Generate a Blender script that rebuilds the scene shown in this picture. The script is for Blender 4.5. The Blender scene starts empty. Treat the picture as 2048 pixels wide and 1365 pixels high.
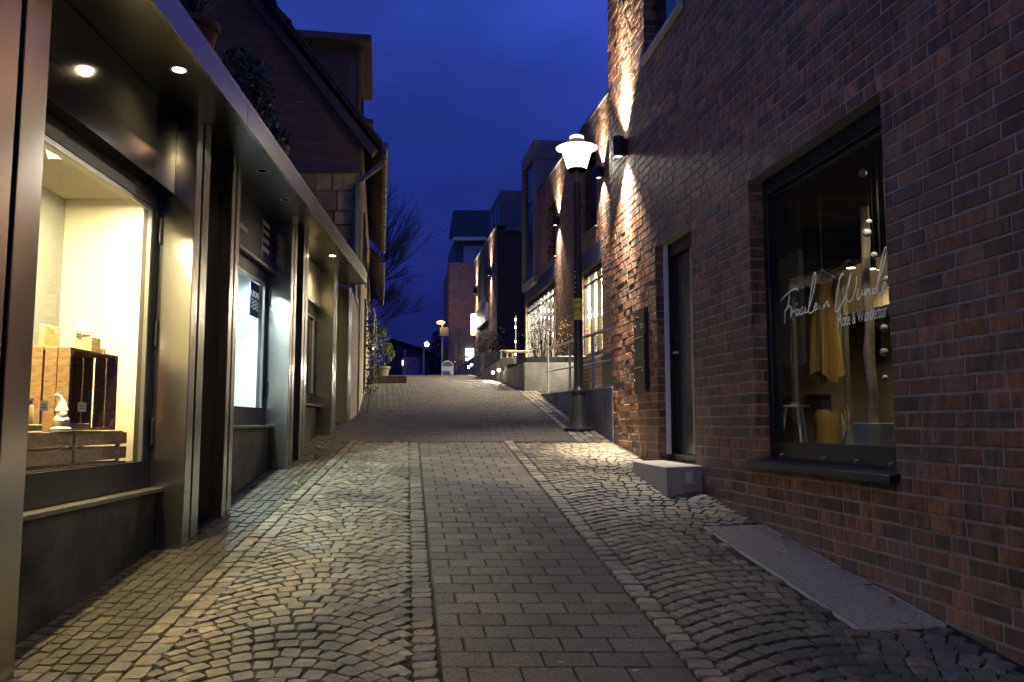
import bpy, bmesh, math, random
from mathutils import Vector, Matrix
R = random.Random(7)
rad = math.radians
C = bpy.context.scene.collection
sc = bpy.context.scene

# ------------------------------------------------------------------ camera
F = 1670.0
PITCH = math.atan(165.5 / F)
cam = bpy.data.cameras.new("camera")
cam.sensor_width = 36.0
cam.lens = F / 2048 * 36
cam.clip_end = 2000
cam.clip_start = 0.05
co = bpy.data.objects.new("camera", cam)
C.objects.link(co)
co.rotation_euler = (rad(90) + PITCH, 0, 0)
sc.camera = co

def ray(x, y):
    u, v = x - 1024, 682.5 - y
    return u, F * math.cos(PITCH) - v * math.sin(PITCH), F * math.sin(PITCH) + v * math.cos(PITCH)
def atY(x, y, Y):
    a, b, c = ray(x, y)
    return Vector((a / b * Y, Y, c / b * Y))
def onwall(x, y, a, b):
    dx, dy, dz = ray(x, y)
    Y = a / (dx / dy - b)
    return Vector((a + b * Y, Y, dz / dy * Y))

# ground height along the lane (eye level is z = 0)
def gz(Y, X=0):
    if Y < 20: return -1.41 + .1165 * Y
    t = Y - 20
    if t < 13.8: return .92 + .1165 * t - .0035 * t * t
    t2 = min(t, 90) - 13.8
    z = .92 + .1165 * 13.8 - .0035 * 13.8 ** 2 + .02 * t2
    return z
def ong(x, y):
    dx, dy, dz = ray(x, y)
    Y = 1.41 / (.1165 - dz / dy)
    return Vector((dx / dy * Y, Y, gz(Y)))

# ------------------------------------------------------------------ object helpers
LOC = {}
def tag(o, label=None, cat=None, group=None, kind=None):
    if label: o['label'] = label
    if cat: o['category'] = cat
    if group: o['group'] = group
    if kind: o['kind'] = kind
    return o
def thing(name, loc, label, cat, group=None):
    o = bpy.data.objects.new(name, None)
    o.empty_display_size = .1
    C.objects.link(o)
    o.location = loc
    LOC[o.name] = Vector(loc)
    return tag(o, label, cat, group)
KIDS = {}
def put(o, origin, parent=None):
    C.objects.link(o)
    if parent is not None:
        o.parent = parent
        o.location = Vector(origin) - LOC[parent.name]
        KIDS.setdefault(parent.name, []).append(o)
    else:
        o.location = origin
    LOC[o.name] = Vector(origin)
    return o
def copy_tree(o, delta, label=None, parent=None, group=None):
    c = o.copy()
    C.objects.link(c)
    if parent is None:
        c.location = Vector(o.location) + Vector(delta)
        if label: c['label'] = label
        if group: c['group'] = group
    else:
        c.parent = parent
    LOC[c.name] = LOC[o.name] + Vector(delta)
    for k in KIDS.get(o.name, []):
        kc = copy_tree(k, delta, parent=c)
        KIDS.setdefault(c.name, []).append(kc)
    return c

class Frame:
    def __init__(s, a, b, sgn):      # plane X = a + b*Y ; sgn +1 : street lies toward +X
        s.O = Vector((a, 0, 0)); s.L = math.hypot(1, b)
        s.t = Vector((b, 1, 0)) / s.L
        s.n = Vector((s.t.y, -s.t.x, 0)) * sgn
        s.sgn = sgn
    def P(s, Y, d, z):               # Y is (about) the world Y, d metres toward the street
        return s.O + s.t * (Y * s.L) + s.n * d + Vector((0, 0, z))
class World:
    sgn = 1
    def P(s, x, y, z): return Vector((x, y, z))
W0 = World()
class Local:
    def __init__(s, o, ang=0):
        s.o = Vector(o); s.c = math.cos(ang); s.s = math.sin(ang)
    def P(s, x, y, z): return s.o + Vector((x * s.c - y * s.s, x * s.s + y * s.c, z))

class MB:
    def __init__(s): s.v = []; s.f = []; s.m = []; s.c = []
    def face(s, idx, mi=0, col=None):
        s.f.append(idx); s.m.append(mi); s.c.append(col or (1, 1, 1))
    def poly(s, pts, mi=0, col=None):
        b = len(s.v); s.v += [Vector(p) for p in pts]
        s.face(list(range(b, b + len(pts))), mi, col); return s
    def box(s, fr, a0, a1, b0, b1, c0, c1, mi=0, col=None):
        b = len(s.v)
        for c in (c0, c1):
            for q in ((a0, b0), (a1, b0), (a1, b1), (a0, b1)): s.v.append(fr.P(q[0], q[1], c))
        for q in ((0, 3, 2, 1), (4, 5, 6, 7), (0, 1, 5, 4), (1, 2, 6, 5), (2, 3, 7, 6), (3, 0, 4, 7)):
            s.face([b + i for i in q], mi, col)
        return s
    def prism(s, low, high, mi=0, col=None):   # two matching rings
        b = len(s.v); n = len(low)
        s.v += [Vector(p) for p in low] + [Vector(p) for p in high]
        s.face(list(range(b + n - 1, b - 1, -1)), mi, col); s.face(list(range(b + n, b + 2 * n)), mi, col)
        for i in range(n):
            j = (i + 1) % n
            s.face([b + i, b + j, b + n + j, b + n + i], mi, col)
        return s
    def tube(s, pts, r, n=8, mi=0, col=None, cap=True):
        pts = [Vector(p) for p in pts]
        rs = r if isinstance(r, (list, tuple)) else [r] * len(pts)
        b = len(s.v)
        for i, p in enumerate(pts):
            d = (pts[min(i + 1, len(pts) - 1)] - pts[max(i - 1, 0)])
            d = d.normalized() if d.length > 1e-9 else Vector((0, 0, 1))
            up = Vector((0, 0, 1)) if abs(d.z) < .9 else Vector((1, 0, 0))
            x = d.cross(up).normalized(); y = d.cross(x)
            for k in range(n):
                a = 2 * math.pi * k / n
                s.v.append(p + (x * math.cos(a) + y * math.sin(a)) * rs[i])
        for i in range(len(pts) - 1):
            for k in range(n):
                k2 = (k + 1) % n
                s.face([b + i * n + k, b + i * n + k2, b + (i + 1) * n + k2, b + (i + 1) * n + k], mi, col)
        if cap:
            s.face([b + k for k in range(n)][::-1], mi, col)
            s.face([b + (len(pts) - 1) * n + k for k in range(n)], mi, col)
        return s
    def lathe(s, prof, c, n=24, mi=0, col=None, cap=True):
        c = Vector(c); b = len(s.v)
        for r, z in prof:
            for k in range(n):
                a = 2 * math.pi * k / n
                s.v.append(c + Vector((r * math.cos(a), r * math.sin(a), z)))
        for i in range(len(prof) - 1):
            for k in range(n):
                k2 = (k + 1) % n
                s.face([b + i * n + k, b + i * n + k2, b + (i + 1) * n + k2, b + (i + 1) * n + k], mi, col)
        if cap:
            if prof[0][0] > 1e-4: s.face([b + k for k in range(n)][::-1], mi, col)
            if prof[-1][0] > 1e-4: s.face([b + (len(prof) - 1) * n + k for k in range(n)], mi, col)
        return s
    def ball(s, c, r, n=12, m=8, sq=(1, 1, 1), mi=0, col=None, jit=0):
        prof = []
        b = len(s.v); c = Vector(c)
        for i in range(m + 1):
            th = math.pi * i / m
            for k in range(n):
                a = 2 * math.pi * k / n
                q = 1 + (R.uniform(-jit, jit) if 0 < i < m else 0)
                s.v.append(c + Vector((r * sq[0] * q * math.sin(th) * math.cos(a), r * sq[1] * q * math.sin(th) * math.sin(a), r * sq[2] * math.cos(th))))
        for i in range(m):
            for k in range(n):
                k2 = (k + 1) % n
                s.face([b + i * n + k, b + (i + 1) * n + k, b + (i + 1) * n + k2, b + i * n + k2], mi, col)
        return s
    def build(s, name, mats, parent=None, smooth=False, bevel=0, label=None, cat=None, group=None, kind=None, origin=None):
        if not isinstance(mats, (list, tuple)): mats = [mats]
        lo = Vector((min(v.x for v in s.v), min(v.y for v in s.v), min(v.z for v in s.v)))
        hi = Vector((max(v.x for v in s.v), max(v.y for v in s.v), max(v.z for v in s.v)))
        o0 = Vector(origin) if origin is not None else Vector(((lo.x + hi.x) / 2, (lo.y + hi.y) / 2, lo.z))
        me = bpy.data.meshes.new(name)
        me.from_pydata([tuple(v - o0) for v in s.v], [], s.f)
        for m in mats: me.materials.append(m)
        me.polygons.foreach_set("material_index", s.m)
        if any(c != (1, 1, 1) for c in s.c):
            at = me.color_attributes.new("bc", 'FLOAT_COLOR', 'CORNER')
            buf = []
            for p, c in zip(s.f, s.c): buf += [c[0], c[1], c[2], 1.0] * len(p)
            at.data.foreach_set("color", buf)
        bm = bmesh.new(); bm.from_mesh(me)
        if smooth is not False or bevel:
            bmesh.ops.remove_doubles(bm, verts=bm.verts, dist=1e-5)
        bmesh.ops.recalc_face_normals(bm, faces=bm.faces)
        if bevel:
            es = [e for e in bm.edges if len(e.link_faces) == 2 and e.calc_face_angle(0) > .3]
            bmesh.ops.bevel(bm, geom=es, offset=bevel, segments=1, profile=.7, affect='EDGES', clamp_overlap=True)
        bm.to_mesh(me); bm.free()
        if smooth is not False:
            me.polygons.foreach_set("use_smooth", [True] * len(me.polygons))
            try: me.set_sharp_from_angle(angle=rad(smooth if smooth is not True else 40))
            except Exception: pass
        me.update()
        o = bpy.data.objects.new(name, me)
        put(o, o0, parent)
        return tag(o, label, cat, group, kind)

def text(body, fr, Y, d, z, size, mat, parent, name="lettering", xs=1.0, extr=.001, flip=None, align='LEFT', label=None, world=None):
    cu = bpy.data.curves.new("lettering", 'FONT')
    cu.body = body; cu.size = size; cu.align_x = align; cu.extrude = extr
    tmp = bpy.data.objects.new("lettering_tmp", cu)
    C.objects.link(tmp)
    dg = bpy.context.evaluated_depsgraph_get()
    me = bpy.data.meshes.new_from_object(tmp.evaluated_get(dg))
    bpy.data.objects.remove(tmp)
    mb = MB()
    for v in me.vertices:
        if world: mb.v.append(world(v.co.x * xs, v.co.y, v.co.z))
        else: mb.v.append(fr.P(Y + fr.sgn * v.co.x * xs, d + v.co.z, z + v.co.y))
    for p in me.polygons: mb.face(list(p.vertices))
    bpy.data.meshes.remove(me)
    return mb.build(name, mat, parent, label=label)

# ------------------------------------------------------------------ materials
def nt(m): return m.node_tree.nodes, m.node_tree.links
def mat(name, col, rough=.6, metal=0, nscale=0, namt=.3, stretch=(1, 1, 1), bump=0, bscale=40, emis=None, estr=0, vc=False,
        aniso=0, spec=.5, dirt=None, trans=0, col2=None, rvar=0):
    m = bpy.data.materials.new(name); m.use_nodes = True
    N, L = nt(m); b = N["Principled BSDF"]
    b.inputs["Base Color"].default_value = (*col, 1)
    b.inputs["Roughness"].default_value = rough
    b.inputs["Metallic"].default_value = metal
    b.inputs["Specular IOR Level"].default_value = spec
    if trans: b.inputs["Transmission Weight"].default_value = trans
    tc = N.new("ShaderNodeTexCoord"); mp = N.new("ShaderNodeMapping")
    mp.inputs["Scale"].default_value = stretch
    L.new(tc.outputs["Object"], mp.inputs["Vector"])
    src = None
    if vc:
        a = N.new("ShaderNodeAttribute"); a.attribute_name = "bc"; src = a.outputs["Color"]
    if nscale:
        n = N.new("ShaderNodeTexNoise"); n.inputs["Scale"].default_value = nscale; n.inputs["Detail"].default_value = 6
        n.inputs["Roughness"].default_value = .62
        L.new(mp.outputs["Vector"], n.inputs["Vector"])
        r = N.new("ShaderNodeMapRange"); r.inputs["From Min"].default_value = .3; r.inputs["From Max"].default_value = .7
        L.new(n.outputs["Fac"], r.inputs["Value"])
        if col2 is not None:
            mx = N.new("ShaderNodeMix"); mx.data_type = 'RGBA'
            mx.inputs["A"].default_value = (*col, 1); mx.inputs["B"].default_value = (*col2, 1)
            L.new(r.outputs["Result"], mx.inputs["Factor"]); src2 = mx.outputs["Result"]
        else:
            r.inputs["To Min"].default_value = 1 - namt; r.inputs["To Max"].default_value = 1 + namt
            mx = N.new("ShaderNodeVectorMath"); mx.operation = 'SCALE'
            L.new(r.outputs["Result"], mx.inputs["Scale"])
            if src is not None: L.new(src, mx.inputs[0])
            else: mx.inputs[0].default_value = col
            src2 = mx.outputs["Vector"]
        src = src2
        if rvar:
            rr = N.new("ShaderNodeMapRange"); rr.inputs["From Min"].default_value = .3; rr.inputs["From Max"].default_value = .7
            rr.inputs["To Min"].default_value = rough - rvar; rr.inputs["To Max"].default_value = rough + rvar
            L.new(n.outputs["Fac"], rr.inputs["Value"]); L.new(rr.outputs["Result"], b.inputs["Roughness"])
    if dirt is not None:     # (colour, scale, low, high) large blotches
        dc, ds, d0, d1 = dirt
        n2 = N.new("ShaderNodeTexNoise"); n2.inputs["Scale"].default_value = ds; n2.inputs["Detail"].default_value = 5
        L.new(tc.outputs["Object"], n2.inputs["Vector"])
        r2 = N.new("ShaderNodeMapRange"); r2.inputs["From Min"].default_value = d0; r2.inputs["From Max"].default_value = d1
        L.new(n2.outputs["Fac"], r2.inputs["Value"])
        m2 = N.new("ShaderNodeMix"); m2.data_type = 'RGBA'
        if src is not None: L.new(src, m2.inputs["A"])
        else: m2.inputs["A"].default_value = (*col, 1)
        m2.inputs["B"].default_value = (*dc, 1)
        L.new(r2.outputs["Result"], m2.inputs["Factor"]); src = m2.outputs["Result"]
    if src is not None: L.new(src, b.inputs["Base Color"])
    if bump:
        n3 = N.new("ShaderNodeTexNoise"); n3.inputs["Scale"].default_value = bscale; n3.inputs["Detail"].default_value = 7
        L.new(mp.outputs["Vector"], n3.inputs["Vector"])
        bp = N.new("ShaderNodeBump"); bp.inputs["Strength"].default_value = bump; bp.inputs["Distance"].default_value = .01
        L.new(n3.outputs["Fac"], bp.inputs["Height"]); L.new(bp.outputs["Normal"], b.inputs["Normal"])
    if aniso:
        b.inputs["Anisotropic"].default_value = aniso
        tg = N.new("ShaderNodeTangent"); tg.direction_type = 'RADIAL'; tg.axis = 'Z'
        L.new(tg.outputs["Tangent"], b.inputs["Tangent"])
        b.inputs["Anisotropic Rotation"].default_value = .25
    if emis:
        b.inputs["Emission Color"].default_value = (*emis, 1); b.inputs["Emission Strength"].default_value = estr
    return m
def foot_bloom(m, col, h1=.42):
    # pale salts and splash dirt on the lowest courses, following the sloping ground
    N, L = nt(m); b = N["Principled BSDF"]
    src = b.inputs["Base Color"].links[0].from_socket
    g = N.new("ShaderNodeNewGeometry"); sx = N.new("ShaderNodeSeparateXYZ"); L.new(g.outputs["Position"], sx.inputs[0])
    a = N.new("ShaderNodeMath"); a.operation = 'MULTIPLY_ADD'; a.inputs[1].default_value = -.1165; L.new(sx.outputs["Y"], a.inputs[0]); L.new(sx.outputs["Z"], a.inputs[2])
    n = N.new("ShaderNodeTexNoise"); n.inputs["Scale"].default_value = 2.6; n.inputs["Detail"].default_value = 6
    L.new(g.outputs["Position"], n.inputs["Vector"])
    k = N.new("ShaderNodeMath"); k.operation = 'MULTIPLY_ADD'; k.inputs[1].default_value = 1.1; L.new(n.outputs["Fac"], k.inputs[0]); L.new(a.outputs[0], k.inputs[2])
    r = N.new("ShaderNodeMapRange"); r.inputs["From Min"].default_value = -1.41 + .5 + h1; r.inputs["From Max"].default_value = -1.41 + .42
    r.inputs["To Min"].default_value = 0; r.inputs["To Max"].default_value = .55
    L.new(k.outputs[0], r.inputs["Value"])
    mx = N.new("ShaderNodeMix"); mx.data_type = 'RGBA'; L.new(src, mx.inputs["A"]); mx.inputs["B"].default_value = (*col, 1)
    L.new(r.outputs["Result"], mx.inputs["Factor"]); L.new(mx.outputs["Result"], b.inputs["Base Color"])
def emit(name, col, s):
    return mat(name, (.1, .1, .1), .5, emis=col, estr=s)
def glass(name, tint=(1, 1, 1), refl=1.0, rough=0.0):
    m = bpy.data.materials.new(name); m.use_nodes = True
    N, L = nt(m); N.remove(N["Principled BSDF"])
    t = N.new("ShaderNodeBsdfTransparent"); t.inputs[0].default_value = (*tint, 1)
    g = N.new("ShaderNodeBsdfGlossy"); g.inputs["Roughness"].default_value = rough
    g.inputs["Color"].default_value = (.9, .95, 1, 1)
    fr = N.new("ShaderNodeFresnel"); fr.inputs["IOR"].default_value = 1.5
    mu = N.new("ShaderNodeMath"); mu.operation = 'MULTIPLY'; mu.use_clamp = True; mu.inputs[1].default_value = refl
    geo = N.new("ShaderNodeNewGeometry")
    mr = N.new("ShaderNodeMapRange"); mr.inputs["To Min"].default_value = 1.5; mr.inputs["To Max"].default_value = 1 / 1.5
    L.new(geo.outputs["Backfacing"], mr.inputs["Value"]); L.new(mr.outputs["Result"], fr.inputs["IOR"])
    L.new(fr.outputs[0], mu.inputs[0])
    mx = N.new("ShaderNodeMixShader")
    L.new(mu.outputs[0], mx.inputs[0]); L.new(t.outputs[0], mx.inputs[1]); L.new(g.outputs[0], mx.inputs[2])
    L.new(mx.outputs[0], N["Material Output"].inputs["Surface"])
    return m
def brickmat(name, c1, c2, mo, w=.24, h=.083, rough=.7, big=False, rot=0):
    m = bpy.data.materials.new(name); m.use_nodes = True
    N, L = nt(m); b = N["Principled BSDF"]; b.inputs["Roughness"].default_value = rough
    tc = N.new("ShaderNodeTexCoord")
    sx = N.new("ShaderNodeSeparateXYZ"); L.new(tc.outputs["Object"], sx.inputs[0])
    ad = N.new("ShaderNodeMath"); ad.operation = 'ADD'
    L.new(sx.outputs["X"], ad.inputs[0]); L.new(sx.outputs["Y"], ad.inputs[1])
    cx = N.new("ShaderNodeCombineXYZ"); L.new(ad.outputs[0], cx.inputs["X"]); L.new(sx.outputs["Z"], cx.inputs["Y"])
    br = N.new("ShaderNodeTexBrick"); br.inputs["Scale"].default_value = 1
    br.inputs["Brick Width"].default_value = w; br.inputs["Row Height"].default_value = h
    br.inputs["Mortar Size"].default_value = .006 if not big else .01
    br.inputs["Color1"].default_value = (*c1, 1); br.inputs["Color2"].default_value = (*c2, 1); br.inputs["Mortar"].default_value = (*mo, 1)
    L.new(cx.outputs[0], br.inputs["Vector"])
    n = N.new("ShaderNodeTexNoise"); n.inputs["Scale"].default_value = 9; n.inputs["Detail"].default_value = 6
    L.new(tc.outputs["Object"], n.inputs["Vector"])
    r = N.new("ShaderNodeMapRange"); r.inputs["To Min"].default_value = .5; r.inputs["To Max"].default_value = 1.5
    L.new(n.outputs["Fac"], r.inputs["Value"])
    mx = N.new("ShaderNodeVectorMath"); mx.operation = 'SCALE'
    L.new(br.outputs["Color"], mx.inputs[0]); L.new(r.outputs["Result"], mx.inputs["Scale"])
    L.new(mx.outputs[0], b.inputs["Base Color"])
    bp = N.new("ShaderNodeBump"); bp.inputs["Strength"].default_value = .8; bp.inputs["Distance"].default_value = .02; bp.invert = True
    L.new(br.outputs["Fac"], bp.inputs["Height"]); L.new(bp.outputs["Normal"], b.inputs["Normal"])
    return m

M = {}
M['brick'] = mat("brick", (.3, .1, .06), .62, nscale=19, namt=.75, stretch=(1, 1, .35), bump=.5, bscale=90, vc=True, spec=.3, rvar=.14, dirt=((.10, .062, .036), .7, .48, .78))
M['mortar'] = mat("mortar", (.37, .325, .25), .9, nscale=9, namt=.35, bump=.5, bscale=200)
foot_bloom(M['brick'], (.25, .20, .15)); foot_bloom(M['mortar'], (.34, .30, .24))
M['steel'] = mat("brushed_steel", (.58, .56, .51), .20, 1, aniso=.6)
M['steel_dark'] = mat("dark_steel", (.20, .19, .18), .35, 1, nscale=50, namt=.15, stretch=(4, 4, .2))
M['soffit'] = mat("soffit_steel", (.16, .155, .15), .3, 1, nscale=5, namt=.15)
M['frame_dark'] = mat("dark_frame", (.045, .043, .042), .42, .4, nscale=30, namt=.15)
M['gloss_black'] = mat("gloss_black", (.010, .010, .009), .08, 0, spec=.7, nscale=3, namt=.3, bump=.02, bscale=6)
M['groove'] = mat("groove_black", (.008, .008, .008), .7)
M['plinth'] = mat("render_plinth", (.16, .15, .12), .85, nscale=5, namt=.3, bump=.3, bscale=120, dirt=((.03, .032, .018), 1.6, .42, .62))
M['sill'] = mat("sill_metal", (.20, .185, .16), .42, .5, nscale=30, namt=.2)
M['cream'] = mat("cream_wall", (.84, .79, .62), .7, nscale=3, namt=.04)
M['greywall'] = mat("grey_wall", (.36, .37, .33), .7, nscale=3, namt=.06)
M['white'] = mat("white_paint", (.8, .8, .78), .5, nscale=8, namt=.06)
M['paper'] = mat("paper", (.93, .91, .86), .8, nscale=60, namt=.06)
M['ink'] = mat("ink", (.03, .03, .03), .8)
M['wood'] = mat("crate_wood", (.52, .33, .15), .6, nscale=5, namt=.5, stretch=(4, 4, 14), col2=(.24, .115, .04), bump=.2, bscale=30)
M['wood_h'] = mat("crate_wood_dark", (.80, .54, .26), .6, nscale=4, namt=.5, stretch=(3, 3, 26), col2=(.36, .19, .07), bump=.2, bscale=30)
M['wood_l'] = mat("light_wood", (.62, .44, .22), .55, nscale=5, namt=.35, stretch=(3, 3, 16), bump=.1)
M['ceramic'] = mat("white_ceramic", (.8, .79, .74), .3, spec=.6, nscale=10, namt=.04)
M['kraft'] = mat("kraft", (.5, .36, .2), .8, nscale=20, namt=.15)
M['jar'] = glass("jar_glass", (.95, .9, .75), 1.6)
M['glass'] = glass("window_glass", (.93, .95, .93), 1.0)
M['glass_shop'] = glass("shop_glass", (.9, .92, .9), .9)
M['glass_dark'] = mat("dark_pane", (.012, .014, .02), .06, 0, spec=.7)
M['lightgrey'] = mat("alu_profile", (.55, .56, .53), .35, .6, nscale=20, namt=.08)
M['concrete'] = mat("concrete", (.27, .26, .235), .85, nscale=7, namt=.22, bump=.25, bscale=80, dirt=((.11, .11, .085), 1.5, .5, .7))
M['step'] = mat("step_stone", (.52, .48, .38), .85, nscale=120, namt=.25, bump=.25, bscale=160)
M['cobble'] = mat("cobble", (.2, .19, .17), .55, nscale=26, namt=.5, vc=True, bump=.9, bscale=45, spec=.4, rvar=.14, dirt=((.05, .045, .032), 1.6, .48, .74))
M['paver'] = mat("paver", (.2, .19, .18), .75, nscale=70, namt=.6, vc=True, bump=.8, bscale=120, dirt=((.06, .052, .042), 1.1, .5, .72))
M['joint'] = mat("joint_dirt", (.022, .018, .011), .95, nscale=6, col2=(.022, .032, .009), bump=.7, bscale=120, dirt=((.06, .045, .03), 3, .5, .7))
M['galv'] = mat("galvanised", (.58, .57, .53), .42, .35, nscale=60, namt=.25)
M['black_metal'] = mat("black_metal", (.018, .018, .02), .4, .3, nscale=20, namt=.3)
M['lamp_black'] = mat("lamp_paint", (.022, .023, .021), .38, .2, nscale=25, namt=.4, bump=.08, bscale=50, spec=.6)
M['navy'] = mat("navy_frame", (.012, .015, .022), .35, .2, nscale=20, namt=.2)
M['stone'] = mat("sandstone", (.3, .25, .17), .85, nscale=6, namt=.35, vc=True, bump=.6, bscale=30)
M['stone_m'] = mat("stone_mortar", (.17, .15, .11), .9, nscale=20, namt=.3)
M['oldbrick'] = brickmat("old_brick", (.16, .08, .035), (.10, .052, .024), (.06, .05, .03), .22, .065)
M['farbrick'] = brickmat("far_brick", (.42, .29, .23), (.34, .22, .17), (.32, .28, .24), .24, .083)
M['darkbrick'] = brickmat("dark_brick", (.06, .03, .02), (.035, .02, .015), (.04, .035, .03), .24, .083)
M['tile'] = mat("roof_tile", (.05, .035, .03), .8, nscale=8, namt=.4, vc=False)
M['cladding'] = mat("grey_cladding", (.17, .165, .145), .6, nscale=3, namt=.12)
M['darkwood'] = mat("dark_boards", (.07, .05, .045), .75, nscale=4, namt=.4, stretch=(8, 8, .5))
M['beige'] = mat("beige_boards", (.085, .07, .052), .75, nscale=5, namt=.2)
M['plaster'] = mat("old_plaster", (.42, .36, .24), .9, nscale=3, namt=.25, bump=.3, bscale=30, dirt=((.16, .13, .08), 1.2, .5, .65))
M['zinc'] = mat("zinc_pipe", (.11, .11, .11), .45, .7, nscale=20, namt=.2)
M['bark'] = mat("bark", (.03, .024, .02), .9, nscale=8, namt=.3)
M['leaf_g'] = mat("green_leaf", (.055, .10, .03), .6, nscale=9, namt=.5, vc=True)
M['leaf_b'] = mat("brown_leaf", (.20, .09, .035), .65, nscale=30, namt=.4, vc=True)
M['terracotta'] = mat("terracotta", (.30, .11, .06), .8, nscale=8, namt=.3)
M['yellow'] = mat("yellow_poster", (.85, .80, .07), .6, nscale=12, namt=.08)
M['mustard'] = mat("mustard_cloth", (.40, .22, .03), .85, nscale=8, namt=.2, bump=.3, bscale=60)
M['birch'] = mat("trunk_bark", (.22, .17, .11), .85, nscale=7, namt=.5, bump=.8, bscale=18)
M['bluesign'] = mat("blue_sign", (.03, .03, .07), .25, nscale=3, namt=.1)
M['signgrey'] = mat("sign_print", (.55, .5, .5), .6)
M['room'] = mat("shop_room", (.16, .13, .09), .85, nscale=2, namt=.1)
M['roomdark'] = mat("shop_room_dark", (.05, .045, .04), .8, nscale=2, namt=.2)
M['carton'] = mat("brown_board", (.25, .13, .05), .8, nscale=4, namt=.3)
M['green'] = mat("green_panel", (.08, .25, .05), .6, nscale=4, namt=.1)
M['nichem'] = mat("niche_brown", (.10, .085, .06), .5, .5, nscale=3, namt=.2)
M['vinyl_glow'] = mat("glowing_print", (.8, .8, .8), .6, emis=(.85, .95, 1), estr=.55)  # emission stands for shop light coming through the poster print
M['etch'] = mat("white_vinyl", (.88, .88, .86), .8, nscale=30, namt=.05)

N, L = nt(M['etch'])
tl_ = N.new("ShaderNodeBsdfTranslucent"); tl_.inputs[0].default_value = (.9, .9, .88, 1)
mx = N.new("ShaderNodeMixShader"); mx.inputs[0].default_value = .55
L.new(N["Principled BSDF"].outputs[0], mx.inputs[1]); L.new(tl_.outputs[0], mx.inputs[2]); L.new(mx.outputs[0], N["Material Output"].inputs["Surface"])
# ------------------------------------------------------------------ world : dusk sky
w = bpy.data.worlds.new("World"); sc.world = w; w.use_nodes = True
N, L = w.node_tree.nodes, w.node_tree.links
bg = N["Background"]
sky = N.new("ShaderNodeTexSky"); sky.sky_type = 'NISHITA'; sky.sun_disc = False
sky.sun_elevation = rad(-4); sky.sun_rotation = rad(200)
tc = N.new("ShaderNodeTexCoord"); sp = N.new("ShaderNodeSeparateXYZ")
L.new(tc.outputs["Generated"], sp.inputs[0])
rp = N.new("ShaderNodeValToRGB")
rp.color_ramp.elements[0].position = .0; rp.color_ramp.elements[0].color = (.005, .008, .062, 1)
rp.color_ramp.elements[1].position = .62; rp.color_ramp.elements[1].color = (.026, .062, .37, 1)
e = rp.color_ramp.elements.new(.14); e.color = (.0065, .0095, .088, 1)
e = rp.color_ramp.elements.new(.30); e.color = (.010, .022, .18, 1)
e = rp.color_ramp.elements.new(.44); e.color = (.019, .044, .31, 1)
L.new(sp.outputs["Z"], rp.inputs["Fac"])
mpn = N.new("ShaderNodeMapping"); mpn.inputs["Scale"].default_value = (1.6, 1.6, 3.6); mpn.inputs["Location"].default_value = (.4, .2, .1)
L.new(tc.outputs["Generated"], mpn.inputs[0])
cl = N.new("ShaderNodeTexNoise"); cl.inputs["Scale"].default_value = 1.7; cl.inputs["Detail"].default_value = 5; cl.inputs["Roughness"].default_value = .5
L.new(mpn.outputs[0], cl.inputs["Vector"])
cr = N.new("ShaderNodeMapRange"); cr.inputs["From Min"].default_value = .32; cr.inputs["From Max"].default_value = .68
cr.inputs["To Min"].default_value = .68; cr.inputs["To Max"].default_value = 1.32
L.new(cl.outputs["Fac"], cr.inputs["Value"])
ml = N.new("ShaderNodeVectorMath"); ml.operation = 'SCALE'
L.new(rp.outputs["Color"], ml.inputs[0]); L.new(cr.outputs["Result"], ml.inputs["Scale"])
ns = N.new("ShaderNodeVectorMath"); ns.operation = 'SCALE'; ns.inputs["Scale"].default_value = .1
L.new(sky.outputs["Color"], ns.inputs[0])
ad = N.new("ShaderNodeVectorMath"); ad.operation = 'ADD'
L.new(ml.outputs[0], ad.inputs[0]); L.new(ns.outputs[0], ad.inputs[1])
L.new(ad.outputs[0], bg.inputs["Color"]); bg.inputs["Strength"].default_value = 1.4

sc.view_settings.view_transform = 'Standard'; sc.view_settings.look = 'None'; sc.view_settings.exposure = 0
sc.cycles.use_denoising = True
try: sc.cycles.denoiser = 'OPENIMAGEDENOISE'
except Exception: pass
sc.cycles.max_bounces = 7; sc.cycles.transparent_max_bounces = 12; sc.cycles.sample_clamp_indirect = 4
sc.cycles.caustics_reflective = False; sc.cycles.caustics_refractive = False

def lamp(kind, name, loc, power, col, parent=None, size=.05, angle=60, blend=.5, tgt=None, sx=None, sy=None):
    l = bpy.data.lights.new(name, kind); l.energy = power; l.color = col
    if kind in ('POINT', 'SPOT'): l.shadow_soft_size = size
    if kind == 'SPOT': l.spot_size = rad(angle); l.spot_blend = blend
    if kind == 'AREA':
        l.shape = 'RECTANGLE'; l.size = sx; l.size_y = sy
    o = bpy.data.objects.new(name, l)
    put(o, Vector(loc), parent)
    if tgt is not None:
        d = (Vector(tgt) - Vector(loc)).normalized()
        o.rotation_euler = d.to_track_quat('-Z', 'Y').to_euler()
    return o

WARM = (1, .78, .5); NEUT = (1, .9, .74)
FR = Frame(2.6, -.134, -1)          # near brick building, right
FL = Frame(-1.83, -.047, 1)         # steel shop front, left
FB = Frame(4.56, -.165, -1)         # brick buildings farther up on the right
FH = Frame(-2.46 + .157 * 13.4, -.157, 1)   # old houses on the left

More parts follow.
